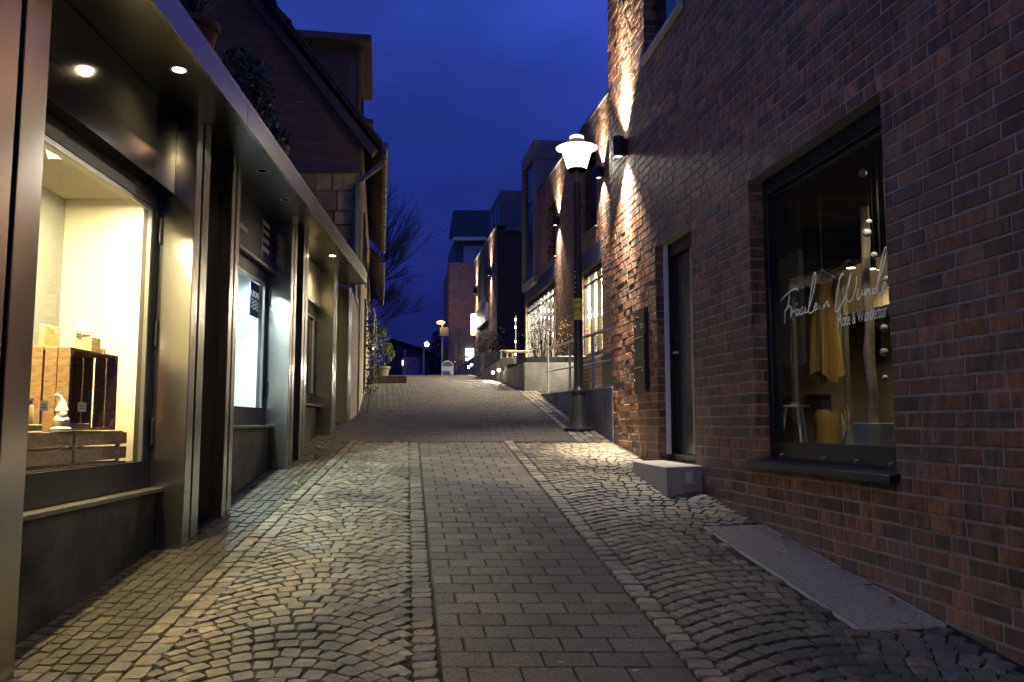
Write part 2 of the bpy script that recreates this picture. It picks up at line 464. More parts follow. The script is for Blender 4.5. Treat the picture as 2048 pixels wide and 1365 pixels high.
# ------------------------------------------------------------------ brick generator
PAL = [(.30, .135, .062), (.26, .115, .054), (.20, .095, .048), (.31, .145, .062), (.26, .118, .054), (.20, .10, .054), (.14, .084, .048), (.115, .078, .048), (.16, .112, .066), (.235, .13, .07), (.21, .105, .054)]
def bricks(mb, fr, Y0, Y1, z0, z1, holes=(), rnd=None, ch=.0833, det=True, d0=0, pal=PAL, dark=1.0, lens=(.24, .115, .24, .115, .175)):
    rnd = rnd or R
    j = .012
    n = int(math.ceil((z1 - z0) / ch))
    for i in range(n):
        za = z0 + i * ch; zb = za + ch - j
        zm = (za + zb) / 2
        segs = [(Y0, Y1)]
        for (h0, h1, g0, g1) in holes:
            if g0 < zm < g1:
                ns_ = []
                for a, b in segs:
                    if h1 <= a or h0 >= b: ns_.append((a, b)); continue
                    if h0 > a: ns_.append((a, h0))
                    if h1 < b: ns_.append((h1, b))
                segs = ns_
        for a, b in segs:
            p = a - (rnd.uniform(0, .12) if a == Y0 else 0)
            first = True
            while p < b - .01:
                l = rnd.choice(lens)
                q = min(p + l, b)
                if b - q < .06: q = b
                pa = max(p, a)
                if q - pa > .02:
                    c = rnd.choice(pal); k = rnd.uniform(.85, 1.4) * dark
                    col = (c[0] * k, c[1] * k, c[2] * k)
                    d = d0 + rnd.uniform(-.0025, .0025)
                    tl = [rnd.uniform(-.0012, .0012) for _ in range(8)]
                    e = .004
                    B = len(mb.v)
                    P = fr.P
                    mb.v += [P(pa + e, d + tl[0], za + e), P(q - e, d + tl[1], za + e), P(q - e, d + tl[2], zb - e), P(pa + e, d + tl[3], zb - e)]
                    mb.v += [P(pa + tl[4], d - e, za + tl[5]), P(q + tl[6], d - e, za + tl[7]), P(q + tl[5], d - e, zb + tl[4]), P(pa + tl[7], d - e, zb + tl[6])]
                    mb.v += [P(pa, d - .02, za), P(q, d - .02, za), P(q, d - .02, zb), P(pa, d - .02, zb)]
                    mb.face([B, B + 1, B + 2, B + 3], 0, col)
                    for x in range(4):
                        y = (x + 1) % 4
                        mb.face([B + x, B + 4 + x, B + 4 + y, B + y], 0, col)
                        mb.face([B + 4 + x, B + 8 + x, B + 8 + y, B + 4 + y], 0, col)
                p = q + j
def cells(mb, fr, Y0, Y1, z0, z1, holes, d, mi=1):
    ys = sorted({Y0, Y1, *[h[0] for h in holes], *[h[1] for h in holes]})
    zs = sorted({z0, z1, *[h[2] for h in holes], *[h[3] for h in holes]})
    ys = [y for y in ys if Y0 <= y <= Y1]; zs = [z for z in zs if z0 <= z <= z1]
    for i in range(len(ys) - 1):
        for k in range(len(zs) - 1):
            ym, zm = (ys[i] + ys[i + 1]) / 2, (zs[k] + zs[k + 1]) / 2
            if any(h[0] < ym < h[1] and h[2] < zm < h[3] for h in holes): continue
            mb.poly([fr.P(ys[i], d, zs[k]), fr.P(ys[i + 1], d, zs[k]), fr.P(ys[i + 1], d, zs[k + 1]), fr.P(ys[i], d, zs[k + 1])], mi)

# ================================================================== GROUND
mb = MB()
ysn = [-30, -10] + [i for i in range(-4, 60, 1)] + [70, 90, 110, 160, 300, 900]
xsn = [-600, -60, -12, -6, -3, 0, 3, 6, 12, 60, 600]
for i, Y in enumerate(ysn):
    for X in xsn: mb.v.append(Vector((X, Y, gz(Y) - .008)))
nx = len(xsn)
for i in range(len(ysn) - 1):
    for k in range(nx - 1): mb.face([i * nx + k, i * nx + k + 1, (i + 1) * nx + k + 1, (i + 1) * nx + k])
mb.build("ground", M['joint'], kind='structure')

def stone(mb, cx, cy, lx, ly, ang, col, h=.0, n=8, jit=.1, dome=.004, z0=None):
    # rounded irregular cobble: rim ring, top ring and centre point
    ca, sa = math.cos(ang), math.sin(ang)
    g = gz(cy) if z0 is None else z0
    tx, ty = R.uniform(-.05, .05), R.uniform(-.05, .05)
    B = len(mb.v); dome *= R.uniform(-.2, 1)
    out = []
    for k in range(n):
        ux, uy = ((1, -.74), (1, .74), (.74, 1), (-.74, 1), (-1, .74), (-1, -.74), (-.74, -1), (.74, -1))[k]
        q = (1 + R.uniform(-jit, jit * .6)) * .5
        out.append((ux * q * lx + R.uniform(-.004, .004), uy * q * ly + R.uniform(-.004, .004)))
    for sc_, dz in ((1.02, -.03), (1.0, -.0045), (.91, .003)):
        for (x, y) in out:
            x2, y2 = x * sc_, y * sc_
            X = cx + x2 * ca - y2 * sa; Y = cy + x2 * sa + y2 * ca
            mb.v.append(Vector((X, Y, (gz(Y) if z0 is None else z0) + h + dz + (x2 * tx + y2 * ty if dz > -.02 else 0))))
    mb.v.append(Vector((cx, cy, g + h + .0035 + dome)))
    for r in range(2):
        for k in range(n):
            k2 = (k + 1) % n
            mb.face([B + r * n + k, B + r * n + k2, B + (r + 1) * n + k2, B + (r + 1) * n + k], 0, col)
    for k in range(n): mb.face([B + 2 * n + k, B + 2 * n + (k + 1) % n, B + 3 * n], 0, col)

CP = [(.165, .145, .105), (.14, .122, .088), (.185, .155, .105), (.165, .13, .085), (.12, .11, .088), (.20, .17, .115), (.15, .125, .078), (.135, .128, .10)]
def ccol(k0=.8, k1=1.2):
    c = R.choice(CP); k = R.uniform(k0, k1) * 1.28; return (c[0] * k, c[1] * k, c[2] * k * .92)
# strip edges (straight lines in the ground plane)
def edge(p, q):
    a, b = ong(*p), ong(*q)
    m_ = (b.x - a.x) / (b.y - a.y)
    return lambda Y: a.x + m_ * (Y - a.y)
EL = edge((885, 1365), (838, 888))
ER = edge((1400, 1365), (1010, 888))
YB = ong(900, 885).y            # break line where the paving changes
def left_outer(Y): return -1.50 - .047 * Y
def wallR(Y): return 2.6 - .134 * Y - .035
def wallL(Y): return -1.83 - .047 * Y

def arcs(xa, xb, Y0, Y1, mb, sag=.34, sx=.10, sy=.098, skip=None, kcol=(.8, 1.2)):
    Yc = Y0 - sag * 2
    while Yc < Y1 + .4:
        a, b = xa(Yc), xb(Yc)
        wdt = b - a
        x = a
        ph = R.uniform(.6, 1.2)
        while x < b - .015:
            u0 = (x - a) / wdt
            sl0 = -4 * sag * (2 * u0 - 1) / wdt
            l = sx * R.uniform(.82, 1.2) / math.sqrt(1 + sl0 * sl0) * (ph if x == a else 1)
            if b - x < l * 1.4: l = b - x
            u = ((x + l / 2) - a) / wdt
            slope = -4 * sag * (2 * u - 1) / wdt
            y = Yc + sag * (1 - (2 * u - 1) ** 2)
            ca_ = 1 / math.sqrt(1 + slope * slope)
            if Y0 < y < Y1 and xa(y) + .015 < x + l / 2 < xb(y) - .015 and not (skip and skip(x + l / 2, y)):
                stone(mb, x + l / 2, y, l / ca_ * .95, sy * R.uniform(.9, .99) * max(ca_, .62), math.atan(slope) + R.uniform(-.07, .07), ccol(*kcol), h=R.uniform(-.003, .003), dome=.003)
            x += l
        Yc += sy * 1.04 * R.uniform(.97, 1.03)
# grate quad on the ground
G0 = ong(1415, 1065); G1 = ong(1527, 1053); G2 = ong(1906, 1273); G3 = ong(1734, 1291)
ga = FR.P(4.05, .03, 0); gb = FR.P(5.98, .03, 0)
GW = .46
def in_grate(x, y, m_=.03):
    s_ = (Vector((x, y, 0)) - FR.O).dot(FR.t) / FR.L; d_ = (Vector((x, y, 0)) - FR.O).dot(FR.n)
    return 4.02 - m_ < s_ < 6.0 + m_ and d_ < GW + m_
mb = MB()
arcs(lambda y: left_outer(y) + .2, lambda y: EL(y) - .13, 1.6, YB, mb)
# straight border courses beside the paver strip and near the shopfront
def course(xf, Y0, Y1, wd, ln, mb, rng=(.8, 1.2), jj=.1, skip=None, h0=0):
    y = Y0
    while y < Y1:
        l = ln * R.uniform(.8, 1.25)
        x = xf(y + l / 2)
        if not (skip and skip(x, y + l / 2)):
            stone(mb, x, y + l / 2, wd * .93, l * .93, R.uniform(-.06, .06), ccol(*rng), h=h0 + R.uniform(-.003, .003), jit=jj)
        y += l
course(lambda y: EL(y) - .065, 1.6, YB, .115, .085, mb, (.7, 1.05))
for k in range(2): course(lambda y, k=k: left_outer(y) + .05 + .1 * k, 1.6, YB, .1, .11, mb, (.62, .98))
mb.build("left_cobblestone_strip", M['cobble'], smooth=35, kind='structure')
mb = MB()
# small flat dark setts along the shop wall, colour lowered further as shopfront shade
for k in range(8):
    course(lambda y, k=k: left_outer(y) - .04 - .075 * k, 1.6, YB + 2, .074, .085, mb, (.2, .4), .07, h0=-.006)
mb.build("shopfront_sett_strip", M['cobble'], smooth=35, kind='structure')
mb = MB()
arcs(lambda y: ER(y) + .13, lambda y: wallR(y) - .02, 1.6, YB - .05, mb, sag=.30, skip=in_grate, kcol=(.65, 1.05))
course(lambda y: ER(y) + .065, 1.6, YB, .115, .095, mb)
mb.build("right_cobblestone_strip", M['cobble'], smooth=35, kind='structure')

def slab(mb, x0, x1, y0, y1, col, e=.004, h=0.0, sh0=0, sh1=0):
    B = len(mb.v); dz = [R.uniform(-.0015, .0015) for _ in range(4)]
    q = [(x0 + sh0, y0), (x1 + sh0, y0), (x1 + sh1, y1), (x0 + sh1, y1)]
    cxm = (x0 + x1 + sh0 + sh1) / 2; cym = (y0 + y1) / 2
    for k, (x, y) in enumerate(q): mb.v.append(Vector((x, y, gz(y) + h - .03)))
    for k, (x, y) in enumerate(q): mb.v.append(Vector((x, y, gz(y) + h - .004 + dz[k])))
    for k, (x, y) in enumerate(q):
        X = x + (e if x < cxm else -e); Y = y + (e if y < cym else -e)
        mb.v.append(Vector((X, Y, gz(Y) + h + dz[k])))
    for r in range(2):
        for k in range(4):
            k2 = (k + 1) % 4
            mb.face([B + r * 4 + k, B + r * 4 + k2, B + r * 4 + 4 + k2, B + r * 4 + 4 + k], 0, col)
    mb.face([B + 8, B + 9, B + 10, B + 11], 0, col)
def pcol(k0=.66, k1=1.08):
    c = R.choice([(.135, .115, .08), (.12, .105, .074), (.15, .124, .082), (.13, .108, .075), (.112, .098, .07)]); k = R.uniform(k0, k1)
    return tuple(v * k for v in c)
mb = MB(); y = 1.5; i = 0; PW, PH = .217, .158; jn = .005
while y < YB - .01:
    y2 = min(y + PH, YB); a, b = EL(y), ER(y); a2, b2 = EL(y2), ER(y2)
    x = a - (0 if i % 2 else PW / 2)
    while x < b - .02:
        xa_, xb_ = max(x, a), min(x + PW, b)
        if b - xb_ < .05: xb_ = b
        if xb_ - xa_ > .04:
            k = (xa_ + xb_ - a - b) / 2
            slab(mb, xa_ + jn, xb_ - jn, y + jn * .8, y2 - jn * .8, pcol(), sh1=(a2 - a) * (1 - (xa_ - a) / (b - a)) + (b2 - b) * ((xa_ - a) / (b - a)))
        x = xb_ if xb_ == b else x + PW
    y = y2; i += 1
mb.build("paver_path", M['paver'], kind='structure')

# upper street : pavers across the whole lane, gutter stones on the right
def upR(Y):
    if Y < 18.2: return 1.22 - .084 * (Y - 10.2) - .42
    return .27 - .165 * (Y - 18.2) - .35
def upL(Y): return wallL(Y) + .10 if Y < 13.4 else FH.P(Y, .12, 0).x
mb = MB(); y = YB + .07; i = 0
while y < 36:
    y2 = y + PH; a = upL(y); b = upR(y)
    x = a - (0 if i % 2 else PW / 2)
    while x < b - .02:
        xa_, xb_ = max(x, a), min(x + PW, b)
        if xb_ - xa_ > .04: slab(mb, xa_ + jn, xb_ - jn, y + jn, y2 - jn, pcol(.38, .72), e=.005)  # paver colour darkened uphill, where the street lamp's light hardly reaches
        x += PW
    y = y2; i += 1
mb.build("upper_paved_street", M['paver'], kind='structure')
mb = MB()
for k in range(4):
    course(lambda y, k=k: upR(y) + .06 + .1 * k, YB + .1, 36, .1, .13, mb, (.7, 1.3), .12)
mb.build("gutter_setts", M['cobble'], smooth=35, kind='structure')
mb = MB()      # slot drain along the break line
mb.prism([(upL(YB) - .1, YB + .01, gz(YB) - .012), (wallR(YB) - .5, YB + .01, gz(YB) - .012), (wallR(YB) - .5, YB + .07, gz(YB) - .012), (upL(YB) - .1, YB + .07, gz(YB) - .012)],
         [(upL(YB) - .1, YB + .01, gz(YB) - .004), (wallR(YB) - .5, YB + .01, gz(YB) - .004), (wallR(YB) - .5, YB + .07, gz(YB) - .0035), (upL(YB) - .1, YB + .07, gz(YB) - .0035)])
mb.build("drain_channel", M['groove'], kind='structure')

# ================================================================== NEAR BRICK BUILDING (right)
bld = thing("brick_building", FR.P(5, -.2, gz(5)), "large dark red brick building on the right with a shop window", "building")
CH = .0833
zg = lambda k: -1.6 + k * CH
ztop = zg(92)
def snap(z): return -1.6 + round((z + 1.6) / CH) * CH
H_SH = (4.41, 6.14, snap(-.27), snap(1.774))
H_DR = (7.38, 8.44, snap(-.37), snap(1.774))
H_UP = (7.5, 8.70, snap(3.93), snap(5.65))
holes = [H_SH, H_DR, H_UP]
YE = 10.26
mb = MB()
bricks(mb, FR, -1.0, YE, -1.6, ztop, holes, random.Random(3))
cells(mb, FR, -1.0, YE, -1.6, ztop, holes, -.0045, 1)
class Sub:
    def __init__(s, fr, Y, sign): s.fr = fr; s.Y = Y; s.sign = sign; s.sgn = 1
    def P(s, a, d, z): return s.fr.P(s.Y + s.sign * d, -a, z)
def reveal(mb, fr, h, depth, near=True, far=True, rnd=5):
    if far:
        sb = Sub(fr, h[1], -1)
        bricks(mb, sb, .002, depth, h[2], h[3], (), random.Random(rnd), d0=.0)
        cells(mb, sb, 0, depth, h[2], h[3], (), -.0045, 1)
    if near:
        sb = Sub(fr, h[0], 1)
        bricks(mb, sb, .002, depth, h[2], h[3], (), random.Random(rnd + 1), d0=.0)
        cells(mb, sb, 0, depth, h[2], h[3], (), -.0045, 1)
for h in holes: reveal(mb, FR, h, .14)
# end wall of the building facing up the lane
class EndW:
    sgn = 1
    def P(s, a, d, z): return FR.P(YE + d, -a, z)
bricks(mb, EndW(), 0, 4, -.6, ztop, (), random.Random(8))
cells(mb, EndW(), 0, 4, -.6, ztop, (), -.0045, 1)
mb.build("wall", [M['brick'], M['mortar']], bld)
lrm = mat("lintel_render", (.30, .29, .26), .9, nscale=20, namt=.2)
for h in (H_SH, H_DR, H_UP):
    MB().box(FR, h[0] + .002, h[1] - .002, -.14, -.004, h[3] - .004, h[3] + .03).build("lintel_soffit", lrm, bld)
# upper window
mb = MB().box(FR, H_UP[0], H_UP[1], -.2, -.13, H_UP[2] + .02, H_UP[3])
uw = mb.build("window", M['navy'], bld)
MB().box(FR, H_UP[0] + .07, H_UP[1] - .07, -.135, -.128, H_UP[2] + .1, H_UP[3] - .06).build("pane", M['glass_dark'], uw)
mb = MB().box(FR, H_UP[0] - .02, H_UP[1] + .03, -.13, .055, H_UP[2] - .03, H_UP[2] + .015)
mb.box(FR, H_UP[0] - .02, H_UP[0], -.13, .055, H_UP[2] + .015, H_UP[2] + .06)
mb.build("window_sill", mat("pale_sill", (.62, .6, .56), .5, nscale=20, namt=.1), bld, bevel=.003)

# shop window: frame, glass, sill
hs = H_SH
mb = MB()
gy0, gy1, gz0, gz1 = hs[0] + .02, hs[1] - .07, hs[2] + .14, hs[3] - .15
mb.box(FR, hs[0] - .06, gy0, -.19, -.115, hs[2], hs[3])
mb.box(FR, gy1, hs[1] - .001, -.19, -.112, hs[2], hs[3])
mb.box(FR, gy0, gy1, -.19, -.115, hs[2], gz0)
mb.box(FR, gy0, gy1, -.19, -.108, gz1 + .03, hs[3])
mb.box(FR, gy0, gy1, -.19, -.135, gz1, gz1 + .03)
sw = mb.build("shop_window", M['navy'], bld, bevel=.003)
MB().poly([FR.P(gy0, -.15, gz0), FR.P(gy1, -.15, gz0), FR.P(gy1, -.15, gz1), FR.P(gy0, -.15, gz1)]).build("pane", M['glass_shop'], sw)
mb = MB()
mb.prism([FR.P(hs[0] - .03, -.115, hs[2] + .0), FR.P(hs[1] + .03, -.115, hs[2] + .0), FR.P(hs[1] + .03, .06, hs[2] - .05), FR.P(hs[0] - .03, .06, hs[2] - .05)],
         [FR.P(hs[0] - .03, -.115, hs[2] + .03), FR.P(hs[1] + .03, -.115, hs[2] + .03), FR.P(hs[1] + .03, .06, hs[2] - .0), FR.P(hs[0] - .03, .06, hs[2] - .0)])
mb.build("window_sill", M['navy'], sw, bevel=.003)
for q in (.12, .46, .68, .88):
    Yq = hs[1] + (hs[0] - hs[1]) * q
    mb = MB().tube([FR.P(Yq, -.113, hs[2] + .055), FR.P(Yq, -.09, hs[2] + .05), FR.P(Yq, -.085, hs[2] + .03)], .006, 6)
    mb.build("sill_clip", M['galv'], sw, smooth=True)
# lettering on the glass, traced stroke by stroke
AG = FR.O.x + .15 * 1.009
def gl(cx, cy):
    p = onwall(1560 + cx / 6.825, 480 + cy / 6.825, AG, -.134)
    return p
strokes = [
 [(10,840),(60,780),(130,720),(190,672),(235,670),(247,710)],
 [(132,745),(125,830),(100,930),(75,1000),(70,1140)],
 [(60,980),(100,945),(135,900),(160,935),(152,1000),(150,1060),(160,1020),(190,965),(207,985)],
 [(268,965),(238,958),(220,1005),(235,1030),(265,1000),(282,955),(276,1010),(296,1020)],
 [(222,884),(226,866)], [(240,880),(244,862)],
 [(312,910),(300,990),(320,1010),(350,960),(357,915),(350,985),(372,995)],
 [(372,995),(410,900),(455,740),(485,590),(495,490),(483,450),(462,500),(430,700),(402,880),(396,975),(425,1003),(465,960)],
 [(465,930),(498,905),(505,880),(490,872),(472,915),(482,960),(525,925)],
 [(548,880),(540,930),(560,942),(585,905)], [(556,806),(560,788)],
 [(607,880),(600,942),(628,870),(645,845),(660,860),(662,905),(692,890)],
 [(872,492),(855,458),(822,530),(790,700),(766,870),(758,950),(780,982),(830,910),(900,760),(950,600),(972,455),(940,600),(915,750),(922,828),(960,843),(1003,780),(1040,650),(1052,560),(1046,495)],
 [(1077,660),(1060,770),(1075,812),(1108,765),(1133,680),(1125,740),(1152,745)],
 [(1172,672),(1163,762),(1205,675),(1225,680),(1222,740),(1252,735)],
 [(1305,650),(1272,690),(1278,735),(1310,705),(1370,500),(1435,270),(1467,140),(1450,103),(1420,170),(1372,380),(1338,600),(1338,720),(1368,748),(1412,690)],
 [(1412,660),(1450,602),(1442,575),(1412,615),(1412,680),(1447,695),(1500,630)],
 [(1525,590),(1520,650),(1545,590),(1570,590)],
]
def cat(pts, n=7):
    out = []
    P_ = [pts[0]] + pts + [pts[-1]]
    for i in range(1, len(P_) - 2):
        p0, p1, p2, p3 = P_[i - 1], P_[i], P_[i + 1], P_[i + 2]
        for k in range(n):
            t = k / n
            out.append(tuple(.5 * ((2 * p1[a]) + (-p0[a] + p2[a]) * t + (2 * p0[a] - 5 * p1[a] + 4 * p2[a] - p3[a]) * t * t + (-p0[a] + 3 * p1[a] - 3 * p2[a] + p3[a]) * t ** 3) for a in (0, 1)))
    out.append(pts[-1])
    return out
for wd_ in (range(0, 12), range(12, 18)):
    mb = MB()
    for st in [strokes[i_] for i_ in wd_]:
        pts = [gl(*p) + FR.n * .003 for p in cat(st)]
        lf = []; rt = []
        for i_ in range(len(pts)):
            d = (pts[min(i_ + 1, len(pts) - 1)] - pts[max(i_ - 1, 0)])
            s_ = d.normalized().cross(FR.n) * .0052
            lf.append(pts[i_] - s_); rt.append(pts[i_] + s_)
        b_ = len(mb.v); mb.v += lf + rt; n_ = len(pts)
        for i_ in range(n_ - 1): mb.face([b_ + i_, b_ + i_ + 1, b_ + n_ + i_ + 1, b_ + n_ + i_])
    mb.build("script_lettering", M['etch'], sw)
t0 = gl(818, 1170); t1 = gl(1505, 1035)
text("Mode & Wunderbar", FR, t0.y / 1.0, -.147, (t0.z + t1.z) / 2 - .005, .115, M['etch'], sw, extr=.0, name="printed_lettering", xs=(t0.y - t1.y) / .96)

# door
hd = H_DR
mb = MB()
mb.box(FR, hd[0], hd[1], -.24, -.12, hd[3] - .14, hd[3])          # head panel
mb.box(FR, hd[1] - .05, hd[1] - .001, -.24, -.125, hd[2], hd[3] - .14)
mb.box(FR, hd[0], hd[1], -.24, -.11, hd[2] - .02, hd[2] + .06)
mb.box(FR, hd[0], hd[0] + .03, -.24, -.125, hd[2], hd[3] - .14)
dr = mb.build("door", M['navy'], bld, bevel=.002)
MB().box(FR, hd[1] - .105, hd[1] - .075, -.10, -.06, hd[2] + .05, hd[3] - .0).build("door_guide_rail", M['white'], dr)
MB().box(FR, hd[0] + .42, hd[1] - .06, -.2, -.16, hd[2] + .06, hd[3] - .14).build("door_leaf", mat("door_leaf", (.012, .013, .018), .25), dr)
MB().box(FR, hd[0] + .40, hd[0] + .42, -.2, -.135, hd[2] + .06, hd[3] - .14).build("mullion", M['lightgrey'], dr)
MB().box(FR, hd[0] + .03, hd[0] + .40, -.19, -.17, hd[2] + .06, hd[3] - .14).build("side_pane", mat("glowing_frosted_pane", (.34, .34, .18), .3, nscale=1.5, namt=.4, emis=(.5, .48, .22), estr=.035), dr)  # faint emission in the pane stands for the lit interior behind it
mb = MB().tube([FR.P(hd[1] - .2, -.158, .70), FR.P(hd[1] - .2, -.11, .70), FR.P(hd[1] - .3, -.11, .70)], .011, 8)
mb.build("handle", M['galv'], dr, smooth=True)
# letterbox column
lb = thing("letterbox_panel", FR.P(8.93, .02, .33), "tall black letterbox and doorbell panel on the brick wall left of the door", "letterbox")
MB().box(FR, 8.71, 9.14, -.01, .035, .33, 1.235).build("housing", M['black_metal'], lb, bevel=.004)
mb = MB().box(FR, 8.73, 9.12, .035, .042, .98, 1.22); mb.build("intercom_plate", mat("intercom_plate", (.03, .03, .032), .35, .4), lb, bevel=.002)
mb = MB().tube([FR.P(8.97, .042, 1.13), FR.P(8.97, .05, 1.13)], .017, 12); mb.build("camera_lens", M['groove'], lb)
mb = MB()
for z in (1.04, 1.01): mb.box(FR, 8.79, 8.85, .042, .045, z, z + .018)
mb.build("name_plate", M['signgrey'], lb)
mb = MB().tube([FR.P(9.06, .042, 1.05), FR.P(9.06, .048, 1.05)], .01, 10).build("bell_button", M['galv'], lb)
for z0_, z1_ in ((.66, .96), (.345, .64)):
    b_ = MB().box(FR, 8.73, 9.12, .035, .045, z0_, z1_).build("letterbox_door", M['black_metal'], lb, bevel=.002)
    MB().box(FR, 8.77, 9.08, .045, .055, z1_ - .045, z1_ - .037).build("flap_edge", M['galv'], b_)
    MB().box(FR, 8.79, 8.83, .045, .047, z1_ - .085, z1_ - .065).build("name_plate", M['signgrey'], b_)
    MB().tube([FR.P(9.09, .045, z1_ - .17), FR.P(9.09, .052, z1_ - .17)], .008, 8).build("lock", M['galv'], b_)
# doorstep
mb = MB()
pA = FR.P(7.22, -.11, 0); pB = FR.P(8.46, -.11, 0); pC = Vector((1.165, 8.13, 0)); pD = Vector((1.275, 6.98, 0)); pE = FR.P(7.22, .004, 0)
ring = [pE, FR.P(8.33, .004, 0), pC, pD]
mb.prism([(p.x, p.y, -.75) for p in ring], [(p.x, p.y, -.358) for p in ring])
st_ = mb.build("door_step", M['step'], bevel=.006, label="pale stone block forming the step below the recessed door", cat="step")
mb = MB()
e1 = (pE - pD).normalized()
q0 = pD + e1 * .22; q1 = pD + e1 * .31; nn = Vector((e1.y, -e1.x, 0)) * .0015
if nn.y > 0: nn = -nn
mb.poly([(q0 + nn) + Vector((0, 0, -.50)), (q1 + nn) + Vector((0, 0, -.50)), (q1 + nn) + Vector((0, 0, -.40)), (q0 + nn) + Vector((0, 0, -.40))])
LOC[st_.name] = LOC[st_.name]
mb.build("paper_sticker", M['paper'], st_)
# grate
mb = MB()
def gp(Y, d, dz):
    p = FR.P(Y, d, 0); p.z = gz(p.y) + dz; return p
def gbar(Ya, da, Yb, db, hw, hh, top):
    a, b = gp(Ya, da, top), gp(Yb, db, top); t = (b - a).normalized(); s_ = t.cross(Vector((0, 0, 1))).normalized() * hw
    dn = Vector((0, 0, -hh))
    mb.prism([a - s_ + dn, b - s_ + dn, b + s_ + dn, a + s_ + dn], [a - s_, b - s_, b + s_, a + s_])
Y0g, Y1g = 4.03, 5.98
for k in range(int((Y1g - Y0g) / .030) + 1): gbar(Y0g + k * .030, .03, Y0g + k * .030, GW, .0030, .02, .004)
for k in range(int((GW - .03) / .030) + 1): gbar(Y0g, .03 + k * .030, Y1g, .03 + k * .030, .0012, .012, .001)
for d_ in (.028, GW + .004): gbar(Y0g, d_, Y1g, d_, .004, .03, .006)
for Y_ in (Y0g, (Y0g + Y1g) / 2, Y1g): gbar(Y_, .028, Y_, GW, .004, .03, .006)
mb.build("floor_grate", mat("grate_zinc", (.52, .48, .37), .55, 0, nscale=40, namt=.25), label="galvanised steel mesh grate along the foot of the right brick wall", cat="grate")
mb = MB()
for (Ya, Yb) in ((Y0g - .01, Y1g + .01),):
    mb.poly([gp(Ya, .01, -.018), gp(Yb, .01, -.018), gp(Yb, GW + .02, -.018), gp(Ya, GW + .02, -.018)])
mb.build("light_well_pit", M['groove'], kind='structure')

# ---- wall lamps (up and down lights)
def wall_lamp(fr, Y, z, label, pw, up=1.0, scale=1.0):
    c = fr.P(Y, .10, z)
    t = thing("wall_lamp", (c.x, c.y, z - .1), label, "wall lamp", "up and down lights on the brick facades")
    mb = MB().lathe([(.062, -.12), (.062, .12), (.055, .12), (.055, .09), (0, .09)], c, 20, cap=False)
    mb.lathe([(.062, -.12), (.055, -.12), (.055, -.085), (0, -.085)], c, 20, cap=False)
    mb.build("housing", M['black_metal'], t, smooth=True)
    MB().box(fr, Y - .045, Y + .045, .0, .05, z - .09, z + .09).build("bracket", M['black_metal'], t)
    MB().lathe([(0, -.102), (.053, -.102)], c, 20, cap=False).build("lens", M['lens'], t)
    MB().lathe([(0, .105), (.053, .105)], c, 20, cap=False).build("lens", M['lens'], t)
    for sg, k in ((1, up), (-1, 1.0)):
        src = Vector((c.x, c.y, z + sg * .125))
        a = (fr.P(Y, .085, z + sg * 3))
        lamp('SPOT', "beam", src, pw * k * 8, (1, .89, .76), t, size=.03, angle=92, blend=.7, tgt=a)
        lamp('SPOT', "narrow_beam", src, pw * k * 24, (1, .89, .76), t, size=.02, angle=36, blend=.9, tgt=fr.P(Y, .05, z + sg * 3))
M['lens'] = emit("lamp_lens", (1, .85, .65), 14)
wall_lamp(FR, 9.45, 3.20, "largest black cylinder wall lamp, near the corner of the large brick building", 105)
wall_lamp(FB, 16.45, 5.05, "black wall lamp on the far brick facade just beside the street lamp head", 75)
wall_lamp(FB, 20.5, 5.05, "black wall lamp on the far brick facade left of the street lamp pole", 75)
wall_lamp(FB, 32.6, 5.95, "wall lamp on the distant dark facade, nearer of its two", 80)
wall_lamp(FB, 37.2, 5.95, "wall lamp on the distant dark facade, farthest up the lane", 80)

# ---- shop interior (right)
IN = lambda d: FR.O.x + d * 1.009
mb = MB()
z0i, z1i = -.62, 2.3
Ya, Yb_, D = 1.6, 10.1, 3.4
def rp_(mb, pts, mi=0): mb.poly([FR.P(*p) for p in pts], mi)
rp_(mb, [(Ya, -D, z0i), (Yb_, -D, z0i), (Yb_, -D, z1i), (Ya, -D, z1i)])
rp_(mb, [(10.1, -.3, z0i), (10.1, -D, z0i), (10.1, -D, z1i), (10.1, -.3, z1i)])
rp_(mb, [(Ya, -.25, z0i), (Ya, -D, z0i), (Ya, -D, z1i), (Ya, -.25, z1i)])
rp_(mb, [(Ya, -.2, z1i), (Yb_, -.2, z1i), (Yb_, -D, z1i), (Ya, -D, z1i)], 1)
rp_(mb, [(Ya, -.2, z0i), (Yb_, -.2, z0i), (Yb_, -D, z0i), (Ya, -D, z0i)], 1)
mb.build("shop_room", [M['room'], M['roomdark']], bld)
mb = MB().box(FR, 4.2, 6.3, -.75, -.2, -.3, -.155)
mb.build("display_shelf", M['roomdark'], bld)
MB().box(FR, 7.75, 8.4, -1.25, -1.2, .57, 2.25).build("pale_display_panel", mat("pale_panel", (.5, .5, .46), .8), bld)
MB().box(FR, 5.2, 10.05, -2.9, -2.7, 1.30, 1.85).build("reflection_band", mat("reflection_band", (.30, .25, .16), .8), bld)  # added box standing in for the beige band reflected in the glass
for q_ in (7.0, 9.0):
    p_ = FR.P(q_, -1.6, 2.2)
    lamp('SPOT', "ceiling_beam", p_, 26, WARM, bld, size=.06, angle=100, blend=.8, tgt=FR.P(q_ - .3, -2.8, 1.2))
lamp('SPOT', "added_backlight", FR.P(5.6, -1.9, 2.1), 85, (1, .93, .8), bld, size=.05, angle=60, blend=.8, tgt=FR.P(5.0, -.15, .75))  # added spot without a fixture, brightens the window lettering from behind
lamp('SPOT', "window_beam", FR.P(4.9, -.22, 1.60), 34, (1, .88, .7), bld, size=.05, angle=110, blend=.8, tgt=FR.P(5.2, -.75, 0))
